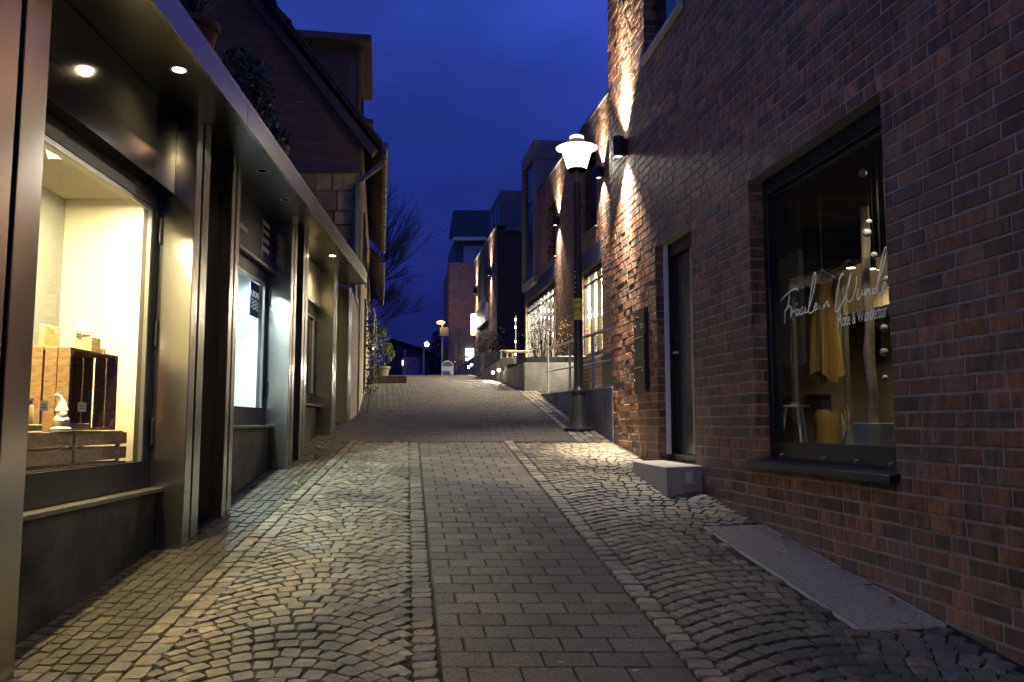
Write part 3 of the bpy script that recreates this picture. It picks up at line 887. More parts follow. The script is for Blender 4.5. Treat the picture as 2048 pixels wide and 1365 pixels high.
for i, (xx, yy) in enumerate(((1702, 536), (1742, 538))):
    p = onwall(xx, yy, IN(2.2), -.134)
    t = thing("ceiling_spotlight", p, ("left" if i == 0 else "right") + " of the two small lit spotlights seen deep inside the shop", "spotlight", "ceiling spotlights inside the fashion shop")
    MB().lathe([(.05, 0), (.055, .08), (.03, .1)], p, 14).build("housing", M['black_metal'], t, smooth=True)
    MB().lathe([(0, -.003), (.046, -.003)], p, 14, cap=False).build("lens", emit("spot_lens", (1, .85, .6), 9), t)
    lamp('SPOT', "beam", p - Vector((0, 0, .02)), 70, WARM, t, size=.04, angle=110, blend=.8, tgt=p - Vector((-.4, -.1, 1)))
# dress on hanger
dc = onwall(1655, 560, IN(.55), -.134)
t = thing("hanging_dress", dc, "mustard yellow dress on a hanger in the right shop window", "dress")
mb = MB()
def dress_ring(z, hw, dp, ph, amp, n=64):
    out = []
    for k in range(n):
        a = 2 * math.pi * k / n
        r = 1 + amp * (.6 * math.sin(7 * a + ph) + .4 * math.sin(11 * a + 1.3))
        z2 = z - amp * .12 * math.sin(2.3 * a + .6)
        out.append(FR.P(dc.y / 1.0 + hw * r * math.cos(a), -.55 + dp * r * math.sin(a), z2))
    return out
zt = dc.z
rings = [(0.0, .155, .012, .0), (-.03, .14, .02, .03), (-.09, .095, .035, .10), (-.16, .085, .045, .16), (-.26, .095, .06, .24), (-.38, .11, .07, .30), (-.50, .12, .075, .33), (-.62, .13, .08, .36), (-.72, .135, .085, .38)]
b0 = len(mb.v); n_ = 64
for (dz, hw, dp, amp) in rings: mb.v += dress_ring(zt + dz, hw, dp, dz * 2, amp)
for i in range(len(rings) - 1):
    for k in range(n_):
        k2 = (k + 1) % n_
        mb.face([i * n_ + k, i * n_ + k2, (i + 1) * n_ + k2, (i + 1) * n_ + k])
mb.build("cloth", M['mustard'], t, smooth=60)
mb = MB().tube([FR.P(dc.y - .17, -.55, zt), FR.P(dc.y, -.55, zt + .09), FR.P(dc.y + .17, -.55, zt)], .008, 6)
mb.tube([FR.P(dc.y, -.55, zt + .09), FR.P(dc.y, -.55, zt + .14), FR.P(dc.y, -.55, 1.75)], .0025, 5)
mb.build("hanger", M['wood_l'], t, smooth=True)
# potted trunk
pb = onwall(1748, 893, IN(.5), -.134); tt = onwall(1745, 320, IN(.5), -.134)
t = thing("decorative_tree", (pb.x, pb.y, -.155), "bare birch trunk standing in a grey square pot in the right shop window", "decor tree")
lc = Local((pb.x, pb.y, -.155), .15)
mb = MB().prism([lc.P(x, y, 0) for x, y in ((-.075, -.075), (.075, -.075), (.075, .075), (-.075, .075))],
                [lc.P(x, y, .16) for x, y in ((-.095, -.095), (.095, -.095), (.095, .095), (-.095, .095))])
mb.build("pot", mat("grey_pot", (.33, .34, .31), .8, nscale=12, namt=.2), t, bevel=.004)
pts = []; rs = []
for k in range(13):
    z = k / 12
    pts.append(Vector((pb.x + .006 * math.sin(k * 1.3), pb.y + .006 * math.cos(k * 1.7), .0 + z * 1.45)))
    rs.append(.036 - .010 * z + R.uniform(-.004, .004))
MB().tube(pts, rs, 10).build("trunk", M['birch'], t, smooth=60)
# baubles
for i, (xx, yy, rr, where) in enumerate(((1725, 347, .027, "topmost"), (1738, 444, .018, "small upper"), (1734, 466, .027, "second largest upper"), (1748, 511, .022, "dark sparkling"), (1776, 560, .026, "half hidden"), (1768, 657, .024, "patterned"), (1768, 705, .026, "round white lower"), (1770, 757, .02, "lowest"))):
    p = onwall(xx, yy, IN(.38), -.134)
    t = thing("hanging_bauble", p, where + " silver white bauble hanging beside the trunk in the right window", "bauble", "baubles hanging in the right shop window")
    MB().ball(p, rr, 14, 10).build("ball", mat("bauble", (.36, .35, .32), .4, nscale=60, namt=.6, bump=.6, bscale=70) if i == 0 else bpy.data.materials["bauble"], t, smooth=60)
    MB().tube([p + Vector((0, 0, rr)), Vector((p.x, p.y, 1.72))], .0006, 4).build("thread", M['bark'], t)
# stool
sp_ = onwall(1590, 812, IN(.55), -.134)
t = thing("stool", (sp_.x, sp_.y, -.155), "small white three-legged stool in the right shop window", "stool")
MB().lathe([(.0, -.012), (.11, -.012), (.115, -.004), (.11, .004), (0, .004)], sp_, 20, cap=False).build("seat", M['white'], t, smooth=True)
for a in (.5, 2.6, 4.7):
    MB().tube([sp_ + Vector((.07 * math.cos(a), .07 * math.sin(a), -.01)), Vector((sp_.x + .12 * math.cos(a), sp_.y + .12 * math.sin(a), -.155))], [.014, .010], 8).build("leg", M['white'], t, smooth=True)
tl = sp_ + Vector((0, 0, .004))
mb = MB().lathe([(.03, 0), (.035, .02), (.03, .022), (.026, .008)], tl, 14)
mb.build("tea_light_dish", M['galv'], label="shiny silver dish on top of the small white stool", cat="dish", smooth=True)
# cartons / bags / sticks
q = onwall(1655, 850, IN(.6), -.134)
lc = Local((q.x, q.y, -.155), .3)
mb = MB()
prof = [(.085, 0), (.095, .03), (.08, .12), (.09, .22), (.07, .26), (.06, .26), (.075, .2), (.07, .02)]
mb.lathe(prof, (q.x, q.y, -.155), 24, cap=False)
mb.build("mustard_basket", M['mustard'], label="mustard coloured basket on the floor of the right shop window between stool and bag", cat="basket", smooth=60)
q = onwall(1697, 870, IN(.42), -.134)
mb = MB().prism([Local((q.x, q.y, -.155), 1.3).P(x, y, 0) for x, y in ((-.09, -.03), (.09, -.03), (.09, .03), (-.09, .03))],
                [Local((q.x, q.y, -.155), 1.3).P(x, y, .115) for x, y in ((-.07, -.012), (.07, -.012), (.07, .012), (-.07, .012))])
bagt = thing("handbag", (q.x, q.y, -.155), "small grey green handbag beside the grey pot in the right shop window", "handbag")
mb.build("body", mat("bag_felt", (.17, .19, .16), .9, nscale=30, namt=.2), bagt, bevel=.006)
lc = Local((q.x, q.y, -.155), 1.3)
MB().tube([lc.P(-.04, 0, .11), lc.P(-.03, 0, .16), lc.P(0, 0, .18), lc.P(.03, 0, .16), lc.P(.04, 0, .11)], .004, 6).build("strap", M['carton'], bagt, smooth=True)
q = onwall(1696, 860, IN(.7), -.134)
mb = MB()
for k in range(6):
    mb.tube([(q.x + R.uniform(-.02, .02), q.y + R.uniform(-.03, .03), -.155), (q.x + R.uniform(-.03, .03), q.y + R.uniform(-.05, .05), .06 + R.uniform(0, .08))], .004, 5)
mb.build("bundle_of_sticks", M['wood_l'], label="upright bundle of thin light sticks behind the grey handbag", cat="sticks")
q = onwall(1590, 770, IN(1.3), -.134)
MB().box(FR, q.y - .5, q.y + .55, -1.5, -1.1, -.5, .28).build("shop_counter", M['carton'], label="brown wooden counter behind the stool inside the right shop", cat="counter", bevel=.005)

# ================================================================== STREET LAMP
LX, LY = .905, 11.35
LB = Vector((LX, LY, gz(LY)))
def street_lamp(base, label, power, sticker=True):
    t = thing("street_lamp", base, label, "street lamp", "classic street lamps")
    prof = [(.21, 0), (.21, .025), (.155, .05), (.14, .10), (.12, .28), (.095, .42), (.085, .47), (.098, .49), (.10, .53), (.07, .56), (.064, .62), (.062, 1.8), (.055, 2.6), (.048, 3.42)]
    MB().lathe(prof, base, 28).build("pole", M['lamp_black'], t, smooth=40)
    top = base + Vector((0, 0, 3.60))
    mb = MB().lathe([(.05, -.18), (.062, -.16), (.062, -.13), (.045, -.11), (.04, .0), (.10, .015)], top, 20)
    mb.lathe([(.135, .0), (.135, .02), (.125, .02), (.125, .0)], top, 28)
    for k in range(3):
        a = k * 2.094 + .4
        mb.tube([top + Vector((.04 * math.cos(a), .04 * math.sin(a), .01)), top + Vector((.13 * math.cos(a), .13 * math.sin(a), .01))], .006, 5)
    mb.build("lantern_holder", M['lamp_holder'], t, smooth=40)
    MB().lathe([(.126, .02), (.215, .315)], top, 32, cap=False).build("glass_shade", M['shade'], t, smooth=40)
    MB().lathe([(0, .322), (.215, .318), (.292, .318), (.292, .33), (.22, .345), (.10, .44), (.095, .44)], top, 32, cap=False).build("brim", M['brim'], t, smooth=30)
    MB().lathe([(.088, .44), (.10, .455), (.10, .485), (.07, .50), (0, .505)], top, 24, cap=False).build("cap", M['capglow'], t, smooth=30)
    MB().lathe([(.0, .06), (.035, .07), (.04, .14), (.035, .21), (0, .22)], top, 14, cap=False).build("bulb", M['bulb'], t, smooth=True)
    lamp('POINT', "glow", top + Vector((0, 0, .14)), power, (1, .90, .70), t, size=.06)
    return t
for _k in (): pass
M['shade'] = mat("lit_shade", (.8, .8, .75), .5, emis=(1, .93, .74), estr=12)
M['brim'] = mat("lamp_brim", (.22, .22, .19), .5, emis=(1, .9, .7), estr=.02)
M['capglow'] = mat("lamp_cap", (.5, .5, .45), .5, emis=(1, .93, .75), estr=1.6)
M['bulb'] = emit("lamp_bulb", (1, .95, .8), 20)
M['lamp_holder'] = mat("lamp_holder", (.16, .17, .11), .5, .2)
# shade must let the point light out: thin translucent emitter
m = M['shade']; N, L = nt(m)
tr = N.new("ShaderNodeBsdfTransparent"); mx = N.new("ShaderNodeMixShader"); mx.inputs[0].default_value = .45
L.new(N["Principled BSDF"].outputs[0], mx.inputs[1]); L.new(tr.outputs[0], mx.inputs[2])
L.new(mx.outputs[0], N["Material Output"].inputs["Surface"])
lt = street_lamp(LB, "tall black street lamp with bright lantern and yellow sticker on its pole", 520)
# stickers on the pole
def wrap(base, r, z0, z1, a0, a1, mat_, name, parent, n=10):
    mb = MB()
    for k in range(n):
        aa, ab = a0 + (a1 - a0) * k / n, a0 + (a1 - a0) * (k + 1) / n
        P1 = lambda a, z: base + Vector((r * math.cos(a), r * math.sin(a), z))
        mb.poly([P1(aa, z0), P1(ab, z0), P1(ab, z1), P1(aa, z1)])
    return mb.build(name, mat_, parent, smooth=60)
za_, zb_ = atY(1150, 641, LY).z - LB.z, atY(1150, 598, LY).z - LB.z
ys_ = wrap(LB, .0635, za_, zb_, rad(-175), rad(-20), M['yellow'], "yellow_sticker", lt)
def poletext(body, a, z, size, parent, mat_):
    world = lambda x, y, zz: LB + Vector(((.0642 + zz) * math.cos(a + x / .064), (.0642 + zz) * math.sin(a + x / .064), z + y))
    text(body, None, 0, 0, 0, size, mat_, parent, name="sticker_lettering", extr=.0003, world=world)
poletext("ock", rad(-150), zb_ - .075, .075, ys_, M['ink'])
poletext("ocht", rad(-165), zb_ - .175, .085, ys_, M['ink'])
mb = MB()
for zz in (.235, .25, .265):
    pass
bs = wrap(LB, .0638, zb_ + .02, zb_ + .42, rad(-172), rad(-110), mat("black_sticker", (.01, .01, .012), .5), "black_sticker", lt)
for zz, mm in ((.36, M['signgrey']), (.27, mat("orange_print", (.5, .25, .08), .6)), (.20, M['signgrey']), (.14, M['signgrey']), (.08, M['signgrey'])):
    wrap(LB, .0643, zb_ + zz, zb_ + zz + (.05 if mm.name == "orange_print" else .02), rad(-145), rad(-122), mm, "sticker_print", bs, n=3)
# lamp behind the viewer that also lights the lane, and the far ones
back = Vector((-1.45, -5.2, gz(-5.2)))
BK = copy_tree(lt, back - LB, label="street lamp standing down the lane behind the viewer")
for k_ in KIDS[BK.name]:
    if k_.type == 'LIGHT': k_.data = k_.data.copy(); k_.data.energy = 1700
far1 = atY(853, 745, 74); far1.z = gz(74) + .55
f1 = copy_tree(lt, far1 - LB, label="small distant lit street lamp in front of the dark rounded hedge")
far2 = atY(746, 700, 80); far2.z = gz(80) + .7
f2 = copy_tree(lt, far2 - LB, label="tiny distant lit street lamp just above the green bush")

# ================================================================== LEFT STEEL SHOPFRONT
shop = thing("shop_building", FL.P(7, -.6, gz(7)), "low shop building with brushed steel pillars and canopy on the left", "building")
SOF = 2.03
WD = -.235
def pillar(Y0, Y1, depth=WD, top=SOF - .0):
    zb = gz(Y0) - .12
    mb = MB()
    w_ = Y1 - Y0; g = .018; ym = Y0 + w_ * .48
    mb.box(FL, Y0, ym - g, depth, 0, zb, top)
    mb.box(FL, ym + g, Y1, depth, 0, zb, top)
    o = mb.build("pillar", M['steel'], shop, bevel=.004)
    MB().box(FL, ym - g, ym + g, depth + .02, -.03, zb, top - .002).build("groove", M['groove'], o)
    for zz in (gz(Y0) + .35, .6 + .08 * Y0, 1.8):
        MB().tube([FL.P(Y0 + .035, -.001, zz), FL.P(Y0 + .035, .003, zz)], .006, 8).build("screw", M['steel_dark'], o)
    return o
PIL = [(3.05, 3.46), (5.37, 5.66), (6.2, 6.42), (8.30, 8.56), (8.88, 9.16), (10.88, 11.16), (12.22, 12.50)]
PIL = [(.6, .9)] + PIL
for a, b in PIL: pillar(a, b)
# canopy
mb = MB()
mb.box(FL, -1, 12.0, -1.2, .28, SOF, SOF + .012)
mb.build("canopy_soffit", M['soffit'], shop)
mb = MB()
mb.box(FL, -1, 12.0, .255, .285, SOF - .012, SOF + .155)
mb.box(FL, 11.985, 12.012, -.6, .255, SOF - .012, SOF + .155)
mb.build("canopy_fascia", mat("fascia_steel", (.27, .25, .22), .27, 1, nscale=40, namt=.12, stretch=(1, .1, 6)), shop, bevel=.003)
for ys_ in (3.0, 5.5, 8.0, 10.5):
    MB().box(FL, ys_, ys_ + .005, .2845, .2862, SOF - .012, SOF + .155).build("fascia_seam", M['groove'], shop)
    MB().box(FL, ys_, ys_ + .006, -.2, .25, SOF - .0015, SOF).build("soffit_seam", M['groove'], shop)
mb = MB().box(FL, -1, 12.0, -3.2, .22, SOF + .14, SOF + .175)
mb.build("canopy_roof", M['groove'], shop)
mb = MB().box(FL, -1, 12.0, .19, .262, SOF + .175, SOF + .21)
mb.build("canopy_trim", M['steel_dark'], shop, bevel=.003)
def room(Y0, Y1, zf, zc, depth, mats, name):
    mb = MB(); d1 = WD - .08 - depth
    P = FL.P
    mb.poly([P(Y0, d1, zf), P(Y1, d1, zf), P(Y1, d1, zc), P(Y0, d1, zc)], 0)
    mb.poly([P(Y1, WD - .05, zf), P(Y1, d1, zf), P(Y1, d1, zc), P(Y1, WD - .05, zc)], 1)
    mb.poly([P(Y0, WD - .05, zf), P(Y0, d1, zf), P(Y0, d1, zc), P(Y0, WD - .05, zc)], 1)
    mb.poly([P(Y0, WD - .05, zc), P(Y1, WD - .05, zc), P(Y1, d1, zc), P(Y0, d1, zc)], 2)
    mb.poly([P(Y0, WD - .05, zf), P(Y1, WD - .05, zf), P(Y1, d1, zf), P(Y0, d1, zf)], 2)
    return mb.build(name, mats, shop)
def window(Y0, Y1, sill, zg, zt=1.385, depth=.5, mats=None, sig=None, lit=True):
    gA, gB = Y0 + .08, Y1 - .09
    mb = MB()
    mb.box(FL, Y0, Y1, WD - .06, WD + .01, sill, zg)
    mb.box(FL, Y0, Y1, WD - .06, WD + .01, zt, 1.5)
    mb.box(FL, Y0, gA, WD - .06, WD + .01, zg, zt)
    mb.box(FL, gB, Y1, WD - .06, WD + .01, zg, zt)
    fo = mb.build("window_frame", M['frame_dark'], shop, bevel=.003)
    mb = MB()
    mb.box(FL, gA, gB, WD - .02, WD + .004, zt - .03, zt - .001)
    mb.box(FL, gB - .025, gB - .001, WD - .02, WD + .004, zg, zt - .03)
    mb.build("glazing_bead", M['lightgrey'], fo)
    MB().poly([FL.P(gA, WD - .025, zg), FL.P(gB, WD - .025, zg), FL.P(gB, WD - .025, zt), FL.P(gA, WD - .025, zt)]).build("pane", M['glass'], fo)
    for z in (zt - .22, zg + .45 * (zt - zg), zg + .1):
        if z < zt - .3 and z > zg + .3 and zt - zg < 1.3: continue
        MB().tube([FL.P(Y1 - .012, WD + .024, z), FL.P(Y1 - .012, WD + .024, z + .17)], .013, 10).build("hinge", M['steel_dark'], fo, smooth=True)
    MB().box(FL, Y0 - .0, Y1 + .03, WD - .02, WD + .10, sill - .028, sill - .002).build("sill", M['sill'], shop, bevel=.003)
    MB().box(FL, Y0, Y1, WD - .06, WD + .06, gz(Y0) - .15, sill - .03).build("plinth", M['plinth'], shop)
    return fo
w1 = window(3.46, 5.37, -.40, -.235)
w2 = window(6.42, 8.30, -.01, .15)
w3 = window(9.16, 10.88, .245, .385)
room(3.46, 5.34, -.30, 1.45, .5, [M['greywall'], M['cream'], M['cream']], "display_niche")
room(6.42, 8.28, .02, 1.45, .6, [M['white'], M['white'], M['white']], "display_niche")
room(9.16, 10.86, .2, 1.45, .6, [M['roomdark'], M['roomdark'], M['roomdark']], "display_niche")
# near bay, mostly out of frame
MB().box(FL, .9, 3.05, WD - .06, WD + .02, gz(.9) - .1, SOF).build("near_bay_panel", M['steel_dark'], shop)
# sign panels over the windows
def signp(Y0, Y1, m_, name="sign_panel", dd_=.045):
    return MB().box(FL, Y0 + .002, Y1 - .002, WD - .03, WD + dd_, 1.50, SOF - .003).build(name, m_, shop, bevel=.003)
s1 = signp(3.46, 5.37, M['gloss_black'], dd_=.10)
s2 = signp(6.42, 8.30, M['bluesign'])
s3 = signp(9.16, 10.88, mat("cream_sign", (.55, .5, .36), .5, nscale=3, namt=.06))
MB().box(FL, 6.43, 8.29, WD + .03, WD + .07, 1.505, 1.53).build("sign_ledge", M['steel_dark'], shop)
MB().box(FL, 9.17, 10.87, WD + .03, WD + .07, 1.505, 1.55).build("sign_ledge", M['steel_dark'], shop)
for ya_, yb_ in ((6.5, 6.78), (6.83, 7.02), (7.07, 7.36)):
    MB().box(FL, ya_, yb_, WD + .046, WD + .048, 1.69, 1.735).build("sign_word", M['signgrey'], s2)
mb = MB()
for k, z in enumerate((1.95, 1.87, 1.79, 1.70)): mb.box(FL, 7.88, 8.12, WD + .046, WD + .048, z - .04, z)
mb.box(FL, 7.86, 7.872, WD + .046, WD + .048, 1.6, 1.97)
mb.build("sign_bars", M['signgrey'], s2)
text("OFF", FL, 10.02, WD + .046, 1.83, .12, M['ink'], s3, name="sign_lettering", xs=.9)
mb = MB()
for k in range(3): mb.box(FL, 10.35, 10.75, WD + .046, WD + .047, 1.62 + .06 * k, 1.625 + .06 * k)
mb.build("sign_small_print", M['signgrey'], s3)
# niches between the pillar pairs and the entrance
for (a, b) in ((5.66, 6.2), (8.56, 8.88)):
    MB().box(FL, a - .12, b + .12, WD - .06, WD - .012, gz(a) - .1, SOF).build("niche_panel", M['nichem'], shop)
MB().box(FL, 11.1, 12.3, WD - .06, WD - .012, gz(11) - .1, SOF).build("entrance_door", mat("entrance_panel", (.4, .34, .18), .6, nscale=2, namt=.2), shop)
mb = MB().box(FL, 12.5, 13.38, -3, -.02, gz(12.4) - .1, 2.0); mb.build("end_wall", M['farbrick'], shop)
mb = MB().tube([FL.P(12.6, .02, 1.95), FL.P(12.75, .06, 1.75), FL.P(12.85, .06, 1.4)], .012, 8); mb.build("rail_bracket", M['steel'], shop, smooth=True)
MB().box(FL, -1, 12.49, -3.3, -1.25, -2, SOF + .13).build("rear_mass", M['plinth'], shop)
# recessed canopy spots (things)
def canopy_spot(Y, d, lit, label):
    p = FL.P(Y, d, SOF)
    t = thing("canopy_downlight", p, label, "downlight", "round downlights in the steel canopy")
    MB().lathe([(.036, -.0015), (.052, -.004), (.052, .0), ], p, 20, cap=False).build("trim_ring", M['galv'], t, smooth=True)
    MB().lathe([(0, -.002), (.036, -.002)], p, 20, cap=False).build("lens", M['dl'] if lit else M['glass_dark'], t)
    if lit:
        lamp('SPOT', "beam", p - Vector((0, 0, .01)), lit, (1, .76, .38), t, size=.035, angle=150, blend=.9, tgt=p - Vector((0, 0, 1)))
M['dl'] = emit("downlight_lens", (1, .85, .5), 40)
sp = [onwall(358, 140, 0, 0) if 0 else None]
def soff(x, y):
    dx, dy, dz = ray(x, y); Y = SOF / (dz / dy); return Y, dx / dy * Y
for (x, y, lit, lab) in ((358, 140, 80, "lit downlight in the canopy above the black sign panel of the first shop"), (665, 512, 120, "lit downlight in the canopy above the cream sign, far end"),
                         (638, 480, 0, "unlit downlight in the canopy just before the lit far one"), (525, 342, 0, "unlit downlight in the canopy above the dark blue sign, nearer one"), (572, 400, 0, "unlit downlight in the canopy beyond the dark blue sign")):
    Y, X = soff(x, y)
    d = (Vector((X, Y, 0)) - FL.O).dot(FL.n)
    canopy_spot((Vector((X, Y, 0)) - FL.O).dot(FL.t) / FL.L, d, lit, lab)
canopy_spot(2.3, .08, 25, "lit downlight in the canopy nearest the viewer, above the left frame edge")
# interior lights
def strip(Y0, Y1, z, pw, col, name, es):
    p = FL.P((Y0 + Y1) / 2, WD - .07, z)
    o = MB().box(FL, Y0, Y1, WD - .11, WD - .03, z - .012, z).build(name, emit(name + "_glow", col, es), shop)
    l = lamp('AREA', "shop_light", p - Vector((0, 0, .03)), pw, col, shop, sx=.07, sy=(Y1 - Y0), tgt=p - Vector((0, 0, 1)))
    return o
strip(3.6, 5.2, 1.445, 210, (1, .82, .46), "ceiling_lamp", 8)
strip(6.5, 8.2, 1.445, 80, (.78, .95, 1), "ceiling_lamp", 10)
for Yq in (4.3, 4.95):
    p = FL.P(Yq, WD - .045, 1.42)
    lamp('SPOT', "shop_spot", p, 800, (1, .72, .28), shop, size=.03, angle=120, blend=.6, tgt=p + Vector((.55, 0, -1)))
for Yq in (6.9, 7.7):
    p = FL.P(Yq, WD - .10, 1.42)
    lamp('SPOT', "shop_spot", p, 200, (.80, .97, .95), shop, size=.03, angle=130, blend=.6, tgt=p + Vector((.75, 0, -1)))
# --- first window display
def crate(base, lx, ly, lz, name, label, m1, open_=None, ang=0, vert=False, cat="crate"):
    lc = Local(base, ang); t = thing(name, base, label, cat, "wooden crates in the first shop window")
    th = .012
    n = 3
    if not vert:      # lying crate, horizontal slats on the long sides
        for k in range(n):
            z0 = lz * k / n + .006; z1 = lz * (k + 1) / n - .012
            MB().box(lc, -lx / 2, lx / 2, -ly / 2, -ly / 2 + th, z0, z1).build("slat", m1, t, bevel=.002)
            MB().box(lc, -lx / 2, lx / 2, ly / 2 - th, ly / 2, z0, z1).build("slat", m1, t, bevel=.002)
            MB().box(lc, -lx / 2 + .001, -lx / 2 + th, -ly / 2 + th, ly / 2 - th, z0, z1).build("end_board", m1, t)
            MB().box(lc, lx / 2 - th, lx / 2 - .001, -ly / 2 + th, ly / 2 - th, z0, z1).build("end_board", m1, t)
        mb = MB()
        for sx_ in (-1, 1):
            for sy_ in (-1, 1):
                x0 = sx_ * (lx / 2 - .03); y0 = sy_ * (ly / 2 - .03)
                mb.box(lc, min(x0, x0 - sx_ * .02), max(x0, x0 - sx_ * .02), min(y0, y0 - sy_ * .02), max(y0, y0 - sy_ * .02), 0, lz - .005)
        mb.build("corner_posts", m1, t)
        MB().box(lc, -lx / 2 + .02, lx / 2 - .02, -ly / 2 + .02, ly / 2 - .02, lz - .012, lz - .004).build("top_board", m1, t)
    else:             # standing on its end, open toward the glass (-x side)
        n = 4
        for k in range(n):
            x0 = -lx / 2 + lx * k / n + .003; x1 = -lx / 2 + lx * (k + 1) / n - (.009 if k == 1 else .001)
            MB().box(lc, x0, x1, -ly / 2, -ly / 2 + th, 0, lz).build("slat", m1, t, bevel=.002)
            MB().box(lc, x0, x1, ly / 2 - th, ly / 2, 0, lz).build("slat", m1, t, bevel=.002)
        for k in range(6):
            y0 = -ly / 2 + th + (ly - 2 * th) * k / 6; y1 = y0 + (ly - 2 * th) / 6 - .0005
            if k == 1: y0 += .018
            MB().box(lc, -lx / 2 + .001, -lx / 2 + th, y0, y1, 0.014, lz - .014).build("back_slat", M['wood_h'], t)
        MB().box(lc, -lx / 2, lx / 2, -ly / 2 + th, ly / 2 - th, lz - .014, lz).build("top_board", m1, t, bevel=.002)
        MB().box(lc, -lx / 2, lx / 2, -ly / 2 + th, ly / 2 - th, 0, .014).build("bottom_board", m1, t, bevel=.002)
        mb = MB()
        for sy_ in (-1, 1):
            for zc in (0, 1):
                y0 = sy_ * (ly / 2 - th); z0 = .014 if zc == 0 else lz - .014
                dz = .05 if zc == 0 else -.05
                mb.prism([lc.P(lx / 2 - .02, y0, z0), lc.P(lx / 2 - .02, y0 - sy_ * .05, z0), lc.P(lx / 2 - .02, y0, z0 + dz)],
                         [lc.P(lx / 2 - .002, y0, z0), lc.P(lx / 2 - .002, y0 - sy_ * .05, z0), lc.P(lx / 2 - .002, y0, z0 + dz)])
        mb.build("corner_gussets", m1, t)
    return t
wa = math.atan(.047)
c1 = FL.P(4.15, WD - .21, -.30); c2 = FL.P(4.85, WD - .21, -.30)
crate(c1, .30, .67, .262, "wooden_crate", "lying slatted wooden crate at the left, bottom row of the first shop window", M['wood_h'], ang=wa)
crate(c2, .30, .67, .262, "wooden_crate", "lying slatted wooden crate at the right, bottom row of the first shop window", M['wood_h'], ang=wa)
c3 = FL.P(4.70, WD - .19, -.036)
crate(c3, .27, .60, .44, "wooden_crate", "slatted wooden crate standing on its end on top of the lying crates", M['wood'], ang=wa, vert=True)
topz = -.036 + .44 + .002
FD = -.036 + .002
def at_x(px_, d):     # point on plane d behind the facade for a screen column at eye level
    a = FL.O.x + d * FL.L; Y = a / ((px_ - 1024) / F / math.cos(PITCH) * 1.0 - (-.047)); return Y
def item(name, mb, m_, label, cat, group="goods in the first shop window", **k):
    return mb.build(name, m_, label=label, cat=cat, group=group, **k)
mb = MB().box(FL, 4.43, 4.60, WD - .24, WD - .21, topz, topz + .12)
item("wood_block", mb, M['wood_l'], "flat rectangular wooden block standing on top of the upright crate, left", "wood block", bevel=.003)
bt = thing("bulb_lamp", FL.P(4.84, WD - .17, topz), "globe bulb lamp on a light wooden cube on top of the upright crate", "table lamp")
MB().box(FL, 4.78, 4.90, WD - .22, WD - .12, topz, topz + .09).build("wooden_cube", M['wood_l'], bt, bevel=.003)
p = FL.P(4.80, WD - .17, topz + .09)
MB().lathe([(.022, 0), (.03, .012), (.02, .02)], p, 14).build("socket", M['wood_l'], bt, smooth=True)
MB().ball(p + Vector((0, 0, .058)), .042, 18, 12).build("globe_bulb", mat("globe_bulb", (.85, .82, .7), .2, emis=(1, .9, .65), estr=1.5), bt, smooth=60)
mb = MB().lathe([(.03, 0), (.032, .035), (.028, .036), (.0, .03)], FL.P(4.96, WD - .15, topz), 18)
item("small_tin", mb, M['wood_l'], "small round wooden tin on the right end of the upright crate top", "tin", smooth=40)
def card(Y, d, z, w_, h_, label, stand=.05):
    t = thing("price_card", FL.P(Y, d, z), label, "price card", "small white price cards")
    MB().box(FL, Y - w_ / 2, Y + w_ / 2, d, d + .002, z + stand, z + stand + h_).build("card", M['paper'], t)
    MB().tube([FL.P(Y, d - .001, z), FL.P(Y, d - .001, z + stand + .01)], .002, 5).build("stick", M['wood_l'], t)
    mb = MB()
    for k in range(2): mb.box(FL, Y - w_ * .35, Y + w_ * .3, d + .0022, d + .0026, z + stand + h_ * (.3 + .3 * k), z + stand + h_ * (.38 + .3 * k))
    mb.build("card_print", M['ink'], t)
card(4.66, WD - .14, topz, .08, .05, "white price card on top of the upright crate beside the bulb lamp", .06)
card(4.24, WD - .10, FD, .09, .05, "white price card left of the gnome on the lying crate", .10)
card(4.60, WD - .075, FD, .10, .05, "white price card right of the gnome in front of the upright crate", .10)
# gnome
g0 = FL.P(4.40, WD - .085, FD)
t = thing("gnome_figure", g0, "small white ceramic gnome with pointed hat in front of the upright crate", "figurine")
mb = MB()
mb.lathe([(.0, 0), (.045, 0), (.05, .008), (.04, .016), (.03, .02), (.036, .04), (.038, .06), (.030, .078), (.026, .088)], g0, 20, cap=False)
mb.ball(g0 + Vector((.026, -.012, .055)), .015, 10, 6); mb.ball(g0 + Vector((.018, -.028, .05)), .013, 10, 6)
mb.ball(g0 + Vector((0, 0, .097)), .027, 16, 10)
mb.ball(g0 + Vector((.012, -.012, .082)), .022, 14, 8, (1, 1, 1.3))
mb.ball(g0 + Vector((.022, -.020, .100)), .007, 8, 6)
mb.build("body", M['ceramic'], t, smooth=60)
pts = [g0 + Vector((0, 0, .104)), g0 + Vector((0, -.002, .125)), g0 + Vector((0, -.006, .15)), g0 + Vector((-.004, -.016, .172)), g0 + Vector((-.012, -.030, .186)), g0 + Vector((-.02, -.038, .182))]
MB().tube(pts, [.034, .027, .019, .012, .006, .003], 14).build("hat", M['ceramic'], t, smooth=60)
mb = MB().lathe([(.0, 0), (.055, 0), (.057, .035), (.05, .037), (.0, .03)], FL.P(4.62, WD - .10, FD), 22, cap=False)
item("round_box", mb, M['wood_l'], "flat round light box right of the gnome", "round box", smooth=40)
mb = MB()
def spoon(Y, d, lean, h):
    p0 = FL.P(Y, d, FD + .02); p1 = FL.P(Y + lean, d - .02, FD + h)
    mb.tube([p0, p1], .006, 6); mb.ball(p1, .028, 12, 8, (.3, 1, 1.2))
spoon(4.5, WD - .14, .04, .20); spoon(4.47, WD - .16, -.01, .24)
